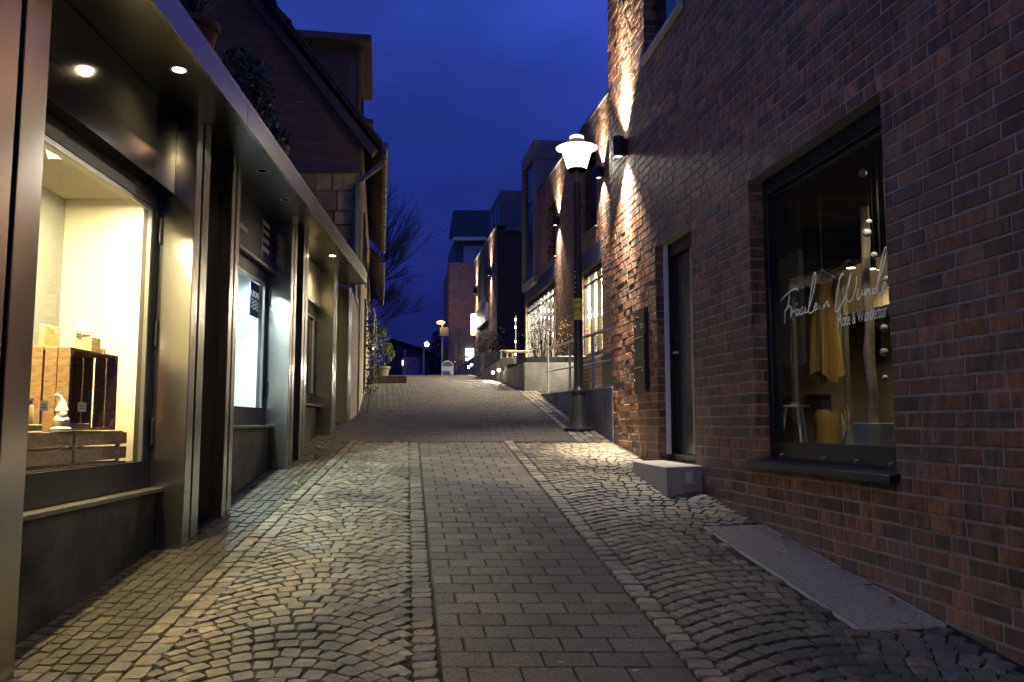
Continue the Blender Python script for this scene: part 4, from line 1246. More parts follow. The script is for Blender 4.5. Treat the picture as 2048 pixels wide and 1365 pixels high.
item("wooden_spoons", mb, M['carton'], "two wooden spoons leaning inside the upright crate behind the gnome", "spoons", smooth=60)
for i, (Y, lab) in enumerate(((4.0, "left preserve jar on the little tray at the left of the first shop window"), (4.09, "right preserve jar with brown label on the little tray"))):
    p = FL.P(Y, WD - .11, FD + .032)
    t = thing("preserve_jar", p, lab, "jar", "goods in the first shop window")
    MB().lathe([(0, 0), (.036, 0), (.037, .09), (.03, .10), (.03, .115)], p, 18, cap=False).build("body", M['kraft'], t, smooth=40)
    MB().lathe([(.033, .113), (.033, .128), (0, .13)], p, 18, cap=False).build("lid", M['paper'], t, smooth=40)
mb = MB().box(FL, 3.92, 4.16, WD - .16, WD - .06, FD, FD + .03)
item("wooden_tray", mb, M['wood_l'], "small light wooden tray carrying the two jars", "tray", bevel=.003)
# --- second window display
MB().box(FL, 7.86, 8.19, WD - .055, WD - .05, 1.03, 1.36).build("brand_poster", mat("brand_blue", (.01, .022, .06), .5), w2)
text("GROHE", FL, 7.885, WD - .046, 1.215, .085, M['vinyl_glow'], w2, name="poster_lettering", xs=.95)
mb = MB()
for k in range(3):
    zc = 1.18 - .035 * k
    pts = [(7.90 + .25 * i / 24, zc + .012 * math.sin(i / 24 * 4 * math.pi)) for i in range(25)]
    for a, b in zip(pts, pts[1:]):
        mb.poly([FL.P(a[0], WD - .048, a[1] - .006), FL.P(b[0], WD - .048, b[1] - .006), FL.P(b[0], WD - .048, b[1] + .006), FL.P(a[0], WD - .048, a[1] + .006)])
mb.build("poster_waves", M['vinyl_glow'], w2)
text("DE", FL, 6.72, WD - .02, .19, .09, M['ink'], w2, name="pane_lettering")
pb_ = mat("pale_blue_print", (.16, .28, .38), .6, nscale=6, namt=.3); 
MB().box(FL, 6.55, 7.0, WD - .3, WD - .29, .75, 1.06).build("display_poster", pb_, label="pale blue product poster hanging in the cool white shop window, upper", cat="poster")
MB().box(FL, 6.6, 7.5, WD - .35, WD - .34, .46, .76).build("display_poster", mat("pale_print", (.28, .42, .5), .6, nscale=9, namt=.2), label="wide pale poster hanging in the cool white shop window, middle", cat="poster")
tb = thing("basin_stand", FL.P(6.8, WD - .3, .02), "white washbasin with chrome tap in the cool white shop window", "washbasin")
MB().box(FL, 6.55, 7.25, WD - .42, WD - .15, .02, .3).build("cabinet", mat("basin_cabinet", (.22, .32, .36), .4), tb, bevel=.004)
MB().box(FL, 6.52, 7.28, WD - .44, WD - .12, .302, .34).build("basin", M['white'], tb, bevel=.008)
MB().tube([FL.P(6.9, WD - .38, .34), FL.P(6.9, WD - .38, .44), FL.P(6.9, WD - .3, .47), FL.P(6.9, WD - .24, .44)], .012, 8).build("tap", M['galv'], tb, smooth=True)
# --- plants on the canopy roof
def spray(mb, c, n, L0, L1, spread, wd=.012, droop=.5, cols=None):
    for _ in range(n):
        a = R.uniform(0, 6.283); l = R.uniform(L0, L1); k = R.uniform(.15, 1) * spread
        p = Vector(c); d = Vector((math.cos(a) * k, math.sin(a) * k, 1)).normalized()
        s_ = d.cross(Vector((0, 0, 1))).normalized() * wd if abs(d.z) < .999 else Vector((wd, 0, 0))
        col = R.choice(cols); prev = (p - s_, p + s_)
        for i in range(1, 5):
            p = p + d * l / 4; d = (d + Vector((math.cos(a), math.sin(a), -1)) * droop * .22 * k).normalized()
            q = 1 - i / 4.6
            cur = (p - s_ * q, p + s_ * q)
            mb.poly([prev[0], prev[1], cur[1], cur[0]], 0, col); prev = cur
def leaves(mb, c, rad3, n, size, cols, gap=.0):
    for _ in range(n):
        while True:
            u = Vector((R.uniform(-1, 1), R.uniform(-1, 1), R.uniform(-1, 1)))
            if u.length < 1: break
        p = Vector(c) + Vector((u.x * rad3[0], u.y * rad3[1], u.z * rad3[2]))
        a = Vector((R.gauss(0, 1), R.gauss(0, 1), R.gauss(0, 1))).normalized(); b = a.cross(Vector((R.gauss(0, 1), R.gauss(0, 1), R.gauss(0, 1)))).normalized()
        s_ = size * R.uniform(.6, 1.3)
        col = R.choice(cols)
        mb.poly([p - a * s_, p + b * s_ * .5, p + a * s_, p - b * s_ * .5], 0, col)
GC = [(.07, .12, .04), (.05, .09, .03), (.10, .15, .05), (.12, .11, .05)]
def roofpt(x, y, d=.0):
    a = FL.O.x + d; dx, dy, dz = ray(x, y); return onwall(x, y, a, -.047)
def pot(c, r, h, mat_=None, name="pot", parent=None):
    MB().lathe([(r * .7, 0), (r * .95, h * .8), (r * 1.05, h * .82), (r * 1.05, h), (r * .9, h), (r * .85, h * .9), (0, h * .88)], c, 20, cap=False).build(name, mat_ or M['terracotta'], parent, smooth=35)
RZ = SOF + .178
for (Y, d, r, h, kind, lab) in ((4.95, .08, .16, .26, 0, "spiky grass in a terracotta pot on the canopy roof, nearest"), (4.45, .0, .15, .24, 0, "tall spiky plant in a pot on the canopy roof, beside the nearest one"),
                                (6.1, .05, .13, .2, 1, "leafy green plant in a pot on the canopy roof, larger one"), (6.6, .0, .13, .2, 1, "leafy green plant on the canopy roof behind the larger one"), (7.2, .08, .11, .24, 2, "trailing plant in a small pot on the canopy roof, farthest")):
    c = FL.P(Y, d, RZ)
    t = thing("potted_plant", c, lab, "potted plant", "potted plants on the canopy roof")
    pot(c, r, h, parent=t)
    mb = MB()
    if kind == 0: spray(mb, c + Vector((0, 0, h * .9)), 90, .18, .42, .9, .007, .6, [(.09, .08, .04), (.05, .06, .03), (.12, .10, .05)])
    elif kind == 1:
        leaves(mb, c + Vector((0, 0, h + .18)), (.22, .25, .24), 420, .035, GC); leaves(mb, c + Vector((.1, .1, h)), (.15, .2, .12), 120, .035, GC)
    else: leaves(mb, c + Vector((0, 0, h + .06)), (.13, .13, .12), 160, .03, GC); spray(mb, c + Vector((0, 0, h)), 20, .1, .3, 1.4, .006, 1.3, GC)
    mb.build("foliage", M['leaf_g'], t)

# ================================================================== OLD HOUSE WITH STONE GABLE
hx = FL.P(13.4, -.04, 0).x
house = thing("stone_house", (hx - 2, 15, gz(14)), "old gabled house with sandstone wall and dark brick gable behind the shopfront", "house")
EZ = 4.5
YG = 13.42
mb = MB()     # sandstone blocks facing the viewer
z = .0
class GableF:
    sgn = 1
    def P(s, a, d, z): return Vector((hx - a, YG - d, z))
GF = GableF()
z = -.4
rnd = random.Random(4)
SP = [(.36, .25, .08), (.29, .21, .07), (.40, .29, .11), (.26, .18, .06), (.31, .20, .06)]
while z < EZ - .45:
    h = rnd.uniform(.17, .36); a = -rnd.uniform(0, .3)
    while a < 4:
        l = rnd.uniform(.2, .66)
        if a < 0: l += .1
        c = rnd.choice(SP); k = rnd.uniform(.8, 1.15)
        col = tuple(v * k for v in c); d = rnd.uniform(.0, .02); e = .012
        a_s = a; a = max(a, 0); l = a_s + l - a
        if l < .06: a = a + l; continue
        B = len(mb.v); P = GF.P
        jt = lambda: rnd.uniform(-.008, .008)
        mb.v += [P(a + e + jt(), d, z + e + jt()), P(a + l - e + jt(), d, z + e + jt()), P(a + l - e + jt(), d, z + h - e + jt()), P(a + e + jt(), d, z + h - e + jt())]
        mb.v += [P(a + .005, d - .03, z + .005), P(a + l - .005, d - .03, z + .005), P(a + l - .005, d - .03, z + h - .005), P(a + .005, d - .03, z + h - .005)]
        mb.face([B, B + 1, B + 2, B + 3], 0, col)
        for x in range(4): mb.face([B + x, B + 4 + x, B + 4 + (x + 1) % 4, B + (x + 1) % 4], 0, col)
        a += l
    z += h
zs = z
mb.poly([GF.P(0, -.02, -1), GF.P(4, -.02, -1), GF.P(4, -.02, zs), GF.P(0, -.02, zs)], 1)
mb.build("stone_wall", [M['stone'], M['stone_m']], house)
RX = hx + .28         # eave edge
rs_ = math.tan(rad(52))
ridge_x = hx - 3.6; ridge_z = EZ + (RX - ridge_x) * rs_ - .0
mb = MB().prism([GF.P(0, -.25, zs), GF.P(7.2, -.25, zs), GF.P(7.2, -.25, EZ + .1), GF.P(3.6, -.25, EZ + (3.6 + .1) * rs_), GF.P(0, -.25, EZ + .12)],
                [GF.P(0, .0, zs), GF.P(7.2, .0, zs), GF.P(7.2, .0, EZ + .1), GF.P(3.6, .0, EZ + (3.6 + .1) * rs_), GF.P(0, .0, EZ + .12)])
mb.build("brick_gable", M['oldbrick'], house)
# timber band between stone and brick, street side wall, door openings
MB().box(W0, hx - 4, hx + .01, YG - .03, YG - .002, zs - .02, zs + .14).build("timber_band", M['darkwood'], house)
mb = MB().prism([FH.P(13.62, -.3, -1), FH.P(13.62, 0, -1), FH.P(21.6, 0, -1), FH.P(21.6, -.3, -1)], [FH.P(13.62, -.3, EZ + .1), FH.P(13.62, 0, EZ + .1), FH.P(21.6, 0, EZ + .1), FH.P(21.6, -.3, EZ + .1)])
mb.build("street_wall", M['plaster'], house)
for (ya, yb, z0_, z1_) in ((14.4, 15.2, 2.8, 3.7), (16.4, 17.1, 2.8, 3.7), (16.6, 17.6, .6, 2.5), (19.0, 19.8, 2.8, 3.7)):
    wo = MB().box(FH, ya, yb, .0, .03, z0_, z1_).build("window", M['darkwood'], house)
    MB().box(FH, ya + .07, yb - .07, .03, .034, z0_ + .07, z1_ - .07).build("pane", M['glass_dark'], wo)
# roof slabs
def roof(mb, fr, Y0, Y1, ov, ez, slope, rise, th=.09):
    d1 = -rise
    mb.prism([fr.P(Y0, ov, ez), fr.P(Y1, ov, ez), fr.P(Y1, d1, ez + (ov - d1) * slope), fr.P(Y0, d1, ez + (ov - d1) * slope)],
             [fr.P(Y0, ov, ez + th), fr.P(Y1, ov, ez + th), fr.P(Y1, d1, ez + (ov - d1) * slope + th), fr.P(Y0, d1, ez + (ov - d1) * slope + th)])
mb = MB()
roof(mb, FH, YG - .12, 21.7, .30, EZ, rs_, 3.6)
# tile rows as thin steps on the verge so the roof edge reads jagged
k = 0; d = .30
while d > -3.5:
    zz = EZ + (.30 - d) * rs_
    mb.prism([FH.P(YG - .16, d, zz + .07), FH.P(21.7, d, zz + .07), FH.P(21.7, d - .24, zz + .24 * rs_ + .07), FH.P(YG - .16, d - .24, zz + .24 * rs_ + .07)],
             [FH.P(YG - .16, d + .02, zz + .14), FH.P(21.7, d + .02, zz + .14), FH.P(21.7, d - .24, zz + .24 * rs_ + .10), FH.P(YG - .16, d - .24, zz + .24 * rs_ + .10)])
    d -= .25
mb.build("roof", M['tile'], house)
mb = MB()
for (a0_, a1_) in ((0, 3.45),):
    mb.prism([GF.P(-.28, .14, EZ - .02), GF.P(3.5, .14, EZ + (3.78) * rs_ - .02), GF.P(3.5, .14, EZ + 3.78 * rs_ - .2), GF.P(-.2, .14, EZ - .14)],
             [GF.P(-.28, -.0, EZ - .02), GF.P(3.5, -.0, EZ + (3.78) * rs_ - .02), GF.P(3.5, -.0, EZ + 3.78 * rs_ - .2), GF.P(-.2, -.0, EZ - .14)])
mb.build("verge_board", M['darkwood'], house)
# dormers
for (ya, yb) in ((14.0, 16.2), (18.0, 20.0)):
    zt_ = 6.55; dF = -.12
    mb = MB().box(FH, ya, yb, -2.6, dF, EZ + .3, zt_)
    do = mb.build("dormer", M['darkwood'], house)
    MB().box(FH, ya - .22, yb + .22, -2.6, dF + .22, zt_, zt_ + .12).build("dormer_roof", M['beige'], do)
    mb = MB().box(FH, ya - .02, ya + .1, dF, dF + .05, EZ + .5, zt_); mb.box(FH, yb - .1, yb + .02, dF, dF + .05, EZ + .5, zt_)
    mb.box(FH, ya + .1, yb - .1, dF, dF + .05, zt_ - .12, zt_)
    mb.build("dormer_frame", M['beige'], do)
    MB().box(FH, ya + .12, yb - .12, dF + .005, dF + .02, EZ + .7, zt_ - .14).build("dormer_pane", M['glass_dark'], do)
# gutter + downpipe
mb = MB().tube([FH.P(YG - .2, .36, EZ + .03), FH.P(21.7, .36, EZ + .03)], .06, 10)
for k in range(20): mb.tube([FH.P(YG - .1 + k * .42, .36, EZ + .03), FH.P(YG - .08 + k * .42, .36, EZ + .03)], .068, 10)
mb.build("gutter", M['zinc'], house, smooth=30)
mb = MB().tube([FH.P(YG - .05, .34, EZ - .02), FH.P(YG - .05, .3, EZ - .25), FH.P(YG - .05, .0, EZ - .5), Vector((hx - .05, YG - .08, EZ - .62)), Vector((hx - .05, YG - .08, -.1))], .045, 10)
mb.build("downpipe", M['zinc'], house, smooth=40)
# second old house
h2 = thing("plastered_house", FH.P(25, -2, gz(25)), "second old house farther up with pale plaster wall and low eaves", "house")
mb = MB().prism([FH.P(21.65, -4, 0), FH.P(21.65, -.05, 0), FH.P(29.5, -.05, 0), FH.P(29.5, -4, 0)], [FH.P(21.65, -4, 4.4), FH.P(21.65, -.05, 4.4), FH.P(29.5, -.05, 4.4), FH.P(29.5, -4, 4.4)])
mb.build("wall", M['plaster'], h2)
mb = MB(); roof(mb, FH, 21.72, 29.8, .30, 4.3, .9, 3); mb.build("roof", M['tile'], h2)
mb = MB().tube([FH.P(21.75, .35, 4.3), FH.P(29.8, .35, 4.3)], .07, 10); mb.build("gutter", M['zinc'], h2, smooth=30)
for (ya, yb, z0_, z1_) in ((23.0, 23.8, 2.6, 3.5), (26.0, 26.8, 2.6, 3.5)):
    wo = MB().box(FH, ya, yb, -.05, -.02, z0_, z1_).build("window", M['darkwood'], h2)
    MB().box(FH, ya + .07, yb - .07, -.02, -.016, z0_ + .07, z1_ - .07).build("pane", M['glass_dark'], wo)

# ================================================================== PLANTS LEFT
ob = FH.P(17.6, .10, 0); ob.z = gz(17.6)
t = thing("climbing_plant", ob, "climbing plant with fairy lights on a black metal obelisk", "plant")
mb = MB()
for k in range(4):
    a = k * 1.571 + .78
    mb.tube([ob + Vector((.18 * math.cos(a), .18 * math.sin(a), 0)), ob + Vector((.16 * math.cos(a), .16 * math.sin(a), 1.55)), ob + Vector((.1 * math.cos(a), .1 * math.sin(a), 1.8)), ob + Vector((0, 0, 1.95))], .009, 5)
for z in (.5, 1.0, 1.5):
    mb.tube([ob + Vector((.17 * math.cos(a * .5236), .17 * math.sin(a * .5236), z)) for a in range(13)], .007, 5)
mb.build("obelisk_frame", M['black_metal'], t)
mb = MB()
for k in range(5): leaves(mb, ob + Vector((R.uniform(-.05, .05), R.uniform(-.05, .05), .2 + .32 * k)), (.22, .22, .25), 130, .035, [(.05, .05, .03), (.09, .05, .03), (.04, .06, .02)])
mb.build("foliage", M['leaf_g'], t)
mb = MB()
for _ in range(6): mb.ball(ob + Vector((R.uniform(-.1, .2), R.uniform(-.2, -.1), R.uniform(.2, 1.2))), .005, 6, 4)
mb.build("fairy_lights", emit("fairy_light", (1, .8, .45), 3), t)
pl0 = FH.P(21.0, .55, 0); pl0.z = gz(21)
mb = MB().box(FH, 20.6, 23.2, .05, 1.0, gz(21) - .05, gz(21) + .15)
pl = mb.build("low_planter", M['darkwood'], bevel=.01, label="low dark planter box on the ground under the climbing plant and the green bush", cat="planter")
bu = FH.P(22.3, .33, 0); bu.z = gz(22.3)
t = thing("green_bush", bu, "bushy green shrub in a grey tub at the left edge of the lane", "shrub")
pot(bu, .26, .36, M['beige'], "tub", t)
mb = MB()
for (dx, dy, dz, r) in ((0, 0, .6, .24), (.14, -.05, .95, .17), (-.12, .1, 1.05, .15), (.08, 0, 1.3, .10), (.24, .1, .7, .14), (-.2, -.1, .8, .14), (-.05, 0, 1.35, .08)):
    leaves(mb, bu + Vector((dx, dy, dz)), (r, r, r * 1.5), 130, .035, [(.07, .11, .025), (.09, .12, .03), (.04, .06, .015)])
mb.build("foliage", M['leaf_g'], t)

# bare tree behind the old houses
tb_ = Vector((-7.6, 40, gz(40)))
t = thing("bare_tree", tb_, "tall leafless tree with fine twigs against the blue sky behind the old houses", "tree")
mt = MB(); mc = MB()
def grow(p, d, l, r, lev):
    q = p + d * l
    mid = p + d * l * .5 + Vector((R.gauss(0, 1), R.gauss(0, 1), R.gauss(0, 1))) * l * .03
    (mt if lev < 2 else mc).tube([p, mid, q], [r, r * .8, max(r * .6, .004)], 6 if lev < 2 else 3, cap=False)
    if lev >= 6: return
    n = 3 if lev < 5 else 2
    for k in range(n + (1 if R.random() < .6 else 0)):
        ax = Vector((R.gauss(0, 1), R.gauss(0, 1), R.gauss(0, 1))).normalized()
        ang = R.uniform(.12, .5)
        nd = (d * math.cos(ang) + d.cross(ax).normalized() * math.sin(ang) + Vector((0, 0, .06))).normalized()
        st = p.lerp(q, R.uniform(.35, 1)) if k else q
        grow(st, nd, l * R.uniform(.66, .84), max(r * .55, .0055), lev + 1)
grow(tb_, Vector((.0, 0, 1)), 4.0, .15, 0)
for k in range(15):
    a = k * 2.4
    grow(tb_ + Vector((0, 0, 2.0 + .28 * k)), Vector((math.cos(a) * .9, math.sin(a) * .9, .45 + .10 * k)).normalized(), 1.35, .04, 1)
mt.build("trunk", M['bark'], t, smooth=60)
mc.build("crown", M['bark'], t)

# ================================================================== RIGHT SIDE BEYOND THE CORNER
# ramp wall
a_ = Vector((1.225, 10.2, 0)); b_ = Vector((.60, 17.25, 0)); nrm = Vector(((b_ - a_).y, -(b_ - a_).x, 0)).normalized()
rw = thing("ramp_wall", (a_ + b_) / 2 + Vector((0, 0, gz(13.5))), "low grey rendered ramp wall running up from the near brick corner", "wall")
mb = MB().prism([a_ + Vector((0, 0, -.6)), b_ + Vector((0, 0, .0)), b_ + nrm * .2 + Vector((0, 0, .0)), a_ + nrm * .2 + Vector((0, 0, -.6))],
                [a_ + Vector((0, 0, .44)), b_ + Vector((0, 0, .60)), b_ + nrm * .2 + Vector((0, 0, .60)), a_ + nrm * .2 + Vector((0, 0, .44))])
mb.build("wall_body", mat("grey_render", (.21, .21, .21), .85, nscale=5, namt=.2, bump=.3, bscale=90, dirt=((.10, .10, .09), 1.2, .5, .7)), rw, bevel=.005)
mb = MB().prism([a_ - nrm * .01 + Vector((0, 0, .44)), b_ - nrm * .01 + Vector((0, 0, .60)), b_ + nrm * .21 + Vector((0, 0, .60)), a_ + nrm * .21 + Vector((0, 0, .44))],
                [a_ - nrm * .01 + Vector((0, 0, .452)), b_ - nrm * .01 + Vector((0, 0, .612)), b_ + nrm * .21 + Vector((0, 0, .612)), a_ + nrm * .21 + Vector((0, 0, .452))])
mb.build("coping", mat("pale_coping", (.45, .44, .42), .7, nscale=20, namt=.15), rw)
MB().prism([a_ + nrm * .2 + Vector((0, 0, .1)), b_ + nrm * .2 + Vector((0, 0, .1)), b_ + nrm * 2.2 + Vector((0, 0, .1)), a_ + nrm * 2.2 + Vector((0, 0, .1))],
           [a_ + nrm * .2 + Vector((0, 0, .13)), b_ + nrm * .2 + Vector((0, 0, .6)), b_ + nrm * 2.2 + Vector((0, 0, .6)), a_ + nrm * 2.2 + Vector((0, 0, .13))]).build("ramp_surface", M['concrete'], kind='structure')
rl = thing("ramp_railing", (a_ + b_) / 2 + Vector((0, 0, .5)), "slim steel handrail with three posts on the ramp wall behind the street lamp", "railing")
def lr(Y, z, off=.1):
    k = (Y - a_.y) / (b_.y - a_.y); p = a_.lerp(b_, k) + nrm * off; return Vector((p.x, p.y, z))
rz = lambda Y: 1.20 + (Y - 10.2) * .047
for Y in (16.9, 14.1, 12.0, 10.6):
    wz = .445 + (Y - 10.2) * .0227
    MB().tube([lr(Y, wz), lr(Y, rz(Y))], .019, 10).build("post", M['galv'], rl, smooth=True)
    MB().tube([lr(Y, wz), lr(Y, wz + .02)], .045, 12).build("base_plate", M['galv'], rl, smooth=True)
MB().tube([lr(17.2, rz(17.2)), lr(10.2, rz(10.2))], .022, 10).build("handrail", M['galv'], rl, smooth=True)
MB().tube([lr(17.2, rz(17.2) - .47), lr(10.2, rz(10.2) - .40)], .016, 10).build("lower_rail", M['galv'], rl, smooth=True)

# terrace 1
def pr(pts, z0, z1): return MB().prism([(x, y, z0) for x, y in pts], [(x, y, z1) for x, y in pts])
tline = lambda Y: .27 - .165 * (Y - 18.2)
t1 = thing("cafe_terrace", (.8, 20, 1), "raised concrete terrace with dark edging in front of the lit shop windows", "terrace")
pr([(tline(18.2), 18.2), (3.2, 18.2), (FB.P(21.2, 0, 0).x + 1, 21.2), (tline(21.2), 21.2)], .0, 1.33).build("concrete_base", M['concrete'], t1, bevel=.006)
pr([(tline(20.6) + .02, 20.6), (1.2, 18.24), (3.2, 18.24), (FB.P(29, 0, 0).x + .5, 29.4), (tline(29.4) + 1.3, 29.4), (tline(21.2) + .02, 21.2)], 1.332, 1.46).build("dark_edging", M['groove'], t1)
pr([(tline(18.2) + .06, 18.26), (3.2, 18.26), (3.2, 19.5), (tline(19.5) + .06, 19.5)], 1.333, 1.455).build("front_edging", M['groove'], t1)
MB().tube([(1.0, 18.22, 1.468), (2.4, 18.22, 1.468)], .008, 6).build("edge_trim", M['galv'], t1)
# stair cheek between the terraces
t2 = thing("stair_cheek_wall", (-.4, 25, gz(25)), "sloping concrete stair cheek wall with two small lit floor lights", "wall")
cA = atY(1006, 716, 21.3); cB = atY(950, 752, 25.6)
mb = MB().prism([(cA.x, 21.3, .9), (cB.x, 25.6, 1.3), (cB.x + .3, 25.7, 1.3), (cA.x + .3, 21.3, .9)],
                [(cA.x, 21.3, cA.z), (cB.x, 25.6, cB.z), (cB.x + .3, 25.7, cB.z), (cA.x + .3, 21.3, cA.z)])
mb.build("cheek", M['concrete'], t2, bevel=.005)
t3 = thing("upper_terrace", (-.3, 32, 2), "second raised terrace wall farther up the lane before the distant dark facade", "terrace")
uA = atY(950, 712, 29.5)
pr([(uA.x, 29.5), (1.2, 29.5), (FB.P(38, 0, 0).x + .3, 38), (uA.x - 1.35, 38)], 1.2, uA.z).build("concrete_base", M['concrete'], t3, bevel=.006)
pr([(uA.x + .25, 27.6), (1.4, 27.6), (1.4, 29.45), (uA.x + .25, 29.45)], 1.2, uA.z - .05).build("stair_block", M['concrete'], t3, bevel=.006)
for i, (x, y, Y, tg) in enumerate(((988, 746, 22.0, 0), (1000, 741, 21.25, 0), (939, 735, 28.9, 1), (945, 730, 28.3, 1))):
    p = atY(x, y, Y)
    p.x = min(p.x, 9)
    lab = ("lower" if i % 2 == 0 else "upper") + (" bright step light on the nearer stair wall" if tg == 0 else " bright step light on the farther stair wall")
    t = thing("step_light", p, lab, "step light", "bright step lights beside the stairs")
    MB().lathe([(.05, -.03), (.055, 0), (.05, .03)], p, 16).build("housing", M['galv'], t, smooth=True)
    MB().ball(p + Vector((-.03, -.05, 0)), .038, 14, 10).build("lens", emit("step_lens", (1, .92, .7), 45) if i == 0 else bpy.data.materials["step_lens"], t, smooth=60)
    lamp('SPOT', "beam", p + Vector((-.09, -.1, 0)), 70 if tg == 0 else 45, NEUT, t, size=.04, angle=150, blend=.7, tgt=p + Vector((-1.2, -.5, -.9)))

# ---- second brick building with lit shops
b2 = thing("cafe_building", FB.P(19, -1, gz(19)), "brick building with two lit shop fronts and a grey box bay", "building")
HB = [(16.65, 18.3, 1.4, 3.3), (20.95, 25.1, 1.4, 3.62), (17.0, 18.5, 4.1, 5.75), (20.9, 21.9, 4.25, 5.7), (23.2, 25.0, 3.95, 6.6)]
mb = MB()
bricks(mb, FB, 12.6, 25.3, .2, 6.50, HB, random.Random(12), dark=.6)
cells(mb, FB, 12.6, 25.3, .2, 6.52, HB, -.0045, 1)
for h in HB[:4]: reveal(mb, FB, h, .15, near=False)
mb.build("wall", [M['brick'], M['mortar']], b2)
MB().box(FB, 12.5, 25.35, -.35, .03, 6.52, 6.58).build("roof_coping", M['zinc'], b2)
MB().box(FB, 12.6, 25.3, -4, -.2, 6.3, 6.5).build("roof", M['groove'], b2)
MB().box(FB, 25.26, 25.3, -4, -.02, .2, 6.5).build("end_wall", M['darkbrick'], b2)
MB().box(FB, 12.6, 16.6, .002, .03, .2, 1.35).build("black_plinth", M['groove'], b2)
for h in HB[2:4]:
    wo = MB().box(FB, h[0], h[1], -.2, -.15, h[2], h[3]).build("window", M['navy'], b2)
    MB().box(FB, h[0] + .06, h[1] - .06, -.15, -.147, h[2] + .06, h[3] - .06).build("pane", M['glass_dark'], wo)
    MB().box(FB, h[0] + .0, h[0] + .14, -.147, -.10, h[2] + .6, h[3]).build("blind", M['cladding'], wo)
    MB().box(FB, h[0] - .03, h[1] + .03, -.15, .04, h[2] - .03, h[2]).build("sill", M['sill'], wo)
shopglow = emit("cafe_wall", (1, .86, .62), .7)
for i, (h, nm) in enumerate(((HB[0], 3), (HB[1], 8))):
    mb = MB()
    for k in range(nm + 1):
        y = h[0] + (h[1] - h[0]) * k / nm
        mb.box(FB, y - .022, y + .022, -.14, -.06, h[2], h[3])
    mb.box(FB, h[0], h[1], -.14, -.07, h[3] - .12, h[3]); mb.box(FB, h[0], h[1], -.14, -.07, h[2], h[2] + .1)
    mb.box(FB, h[0], h[1], -.13, -.08, h[3] - .30, h[3] - .25)
    fo = mb.build("shop_front_frame", M['navy'], b2)
    MB().poly([FB.P(h[0], -.1, h[2]), FB.P(h[1], -.1, h[2]), FB.P(h[1], -.1, h[3]), FB.P(h[0], -.1, h[3])]).build("pane", M['glass'], fo)
    mb = MB()
    ya, yb = h[0] - .3, h[1] + .3; zc = h[3] + .02; dd = -4
    P = FB.P
    mb.poly([P(ya, dd, 1.38), P(yb, dd, 1.38), P(yb, dd, zc), P(ya, dd, zc)], 0)
    mb.poly([P(yb, -.16, 1.38), P(yb, dd, 1.38), P(yb, dd, zc), P(yb, -.16, zc)], 0)
    mb.poly([P(ya, -.16, 1.38), P(ya, dd, 1.38), P(ya, dd, zc), P(ya, -.16, zc)], 0)
    mb.poly([P(ya, -.16, zc), P(yb, -.16, zc), P(yb, dd, zc), P(ya, dd, zc)], 0)
    mb.poly([P(ya, -.16, 1.42), P(yb, -.16, 1.42), P(yb, dd, 1.42), P(ya, dd, 1.42)], 1)
    mb.build("shop_room", [M['cream'], M['carton']], b2)
    MB().box(FB, h[0] - .02, h[1] + .02, .01, .025, h[3] + .01, h[3] + .42).build("blue_fascia", mat("blue_fascia", (.015, .018, .05), .5) if i == 0 else bpy.data.materials["blue_fascia"], b2)
    pc = FB.P((h[0] + h[1]) / 2, -1.6, zc - .1)
    lamp('AREA', "shop_light", pc, 1300 if i == 0 else 4200, (1, .88, .66), b2, sx=2.4, sy=(h[1] - h[0]) * .8, tgt=pc - Vector((0, 0, 1)))
MB().box(FB, 18.0, 18.62, -3.9, -.3, 2.45, 2.58).build("yellow_shelf_light", emit("yellow_light", (1, .9, .12), 1.6), b2)
for (x, y, Y) in ((1171, 618, 18.2), (1183, 618, 18.2), (1182, 633, 17.6), (1189, 629, 17.6), (1200, 556, 17.2), (1200, 625, 17.2), (1083, 610, 23.5), (1091, 621, 23.2), (1101, 622, 22.6), (1084, 622, 23.6), (1094, 636, 23.0), (1101, 600, 22.4), (1080, 637, 23.8), (1110, 637, 22.0), (1104, 671, 22.2), (1096, 664, 22.8)):
    p = atY(x, y, Y + .35)
    mb = MB().ball(p, .07, 12, 8)
    t = thing("pendant_lamp", p, "small round glowing lamp hanging inside a lit shop front across the terrace", "pendant lamp", "glowing lamps inside the cafe")
    mb.build("globe", M['pend'] if 'pend' in M else M.setdefault('pend', emit("pendant_glow", (1, .93, .75), 40)), t, smooth=60)
    MB().tube([p + Vector((0, 0, .05)), Vector((p.x, p.y, 3.3))], .004, 4).build("cord", M['black_metal'], t)
# grey box bay (oriel)
yA, yB_ = 23.1, 25.05
oo = MB()
dO = .13
oo.box(FB, yA, yA + .14, -2.2, dO, 3.95, 8.05); oo.box(FB, yB_ - .14, yB_, -2.2, dO, 3.95, 8.05)
oo.box(FB, yA + .14, yB_ - .14, -2.2, dO, 3.95, 4.15); oo.box(FB, yA + .14, yB_ - .14, -2.2, dO, 7.7, 8.05)
oo = oo.build("box_bay", M['cladding'], b2)
MB().box(FB, yA + .14, yB_ - .14, -.1, dO - .1, 4.15, 7.7).build("bay_window", M['navy'], oo)
mb = MB()
for z in (4.25, 5.35, 6.5): mb.box(FB, yA + .2, yB_ - .2, dO - .1, dO - .095, z, z + 1.0)
mb.build("bay_pane", M['glass_dark'], oo)
for z in (4.2, 5.3, 6.45, 7.5): MB().box(FB, yA - .012, yA, -2.2, dO, z, z + .012).build("cladding_joint", M['groove'], oo)

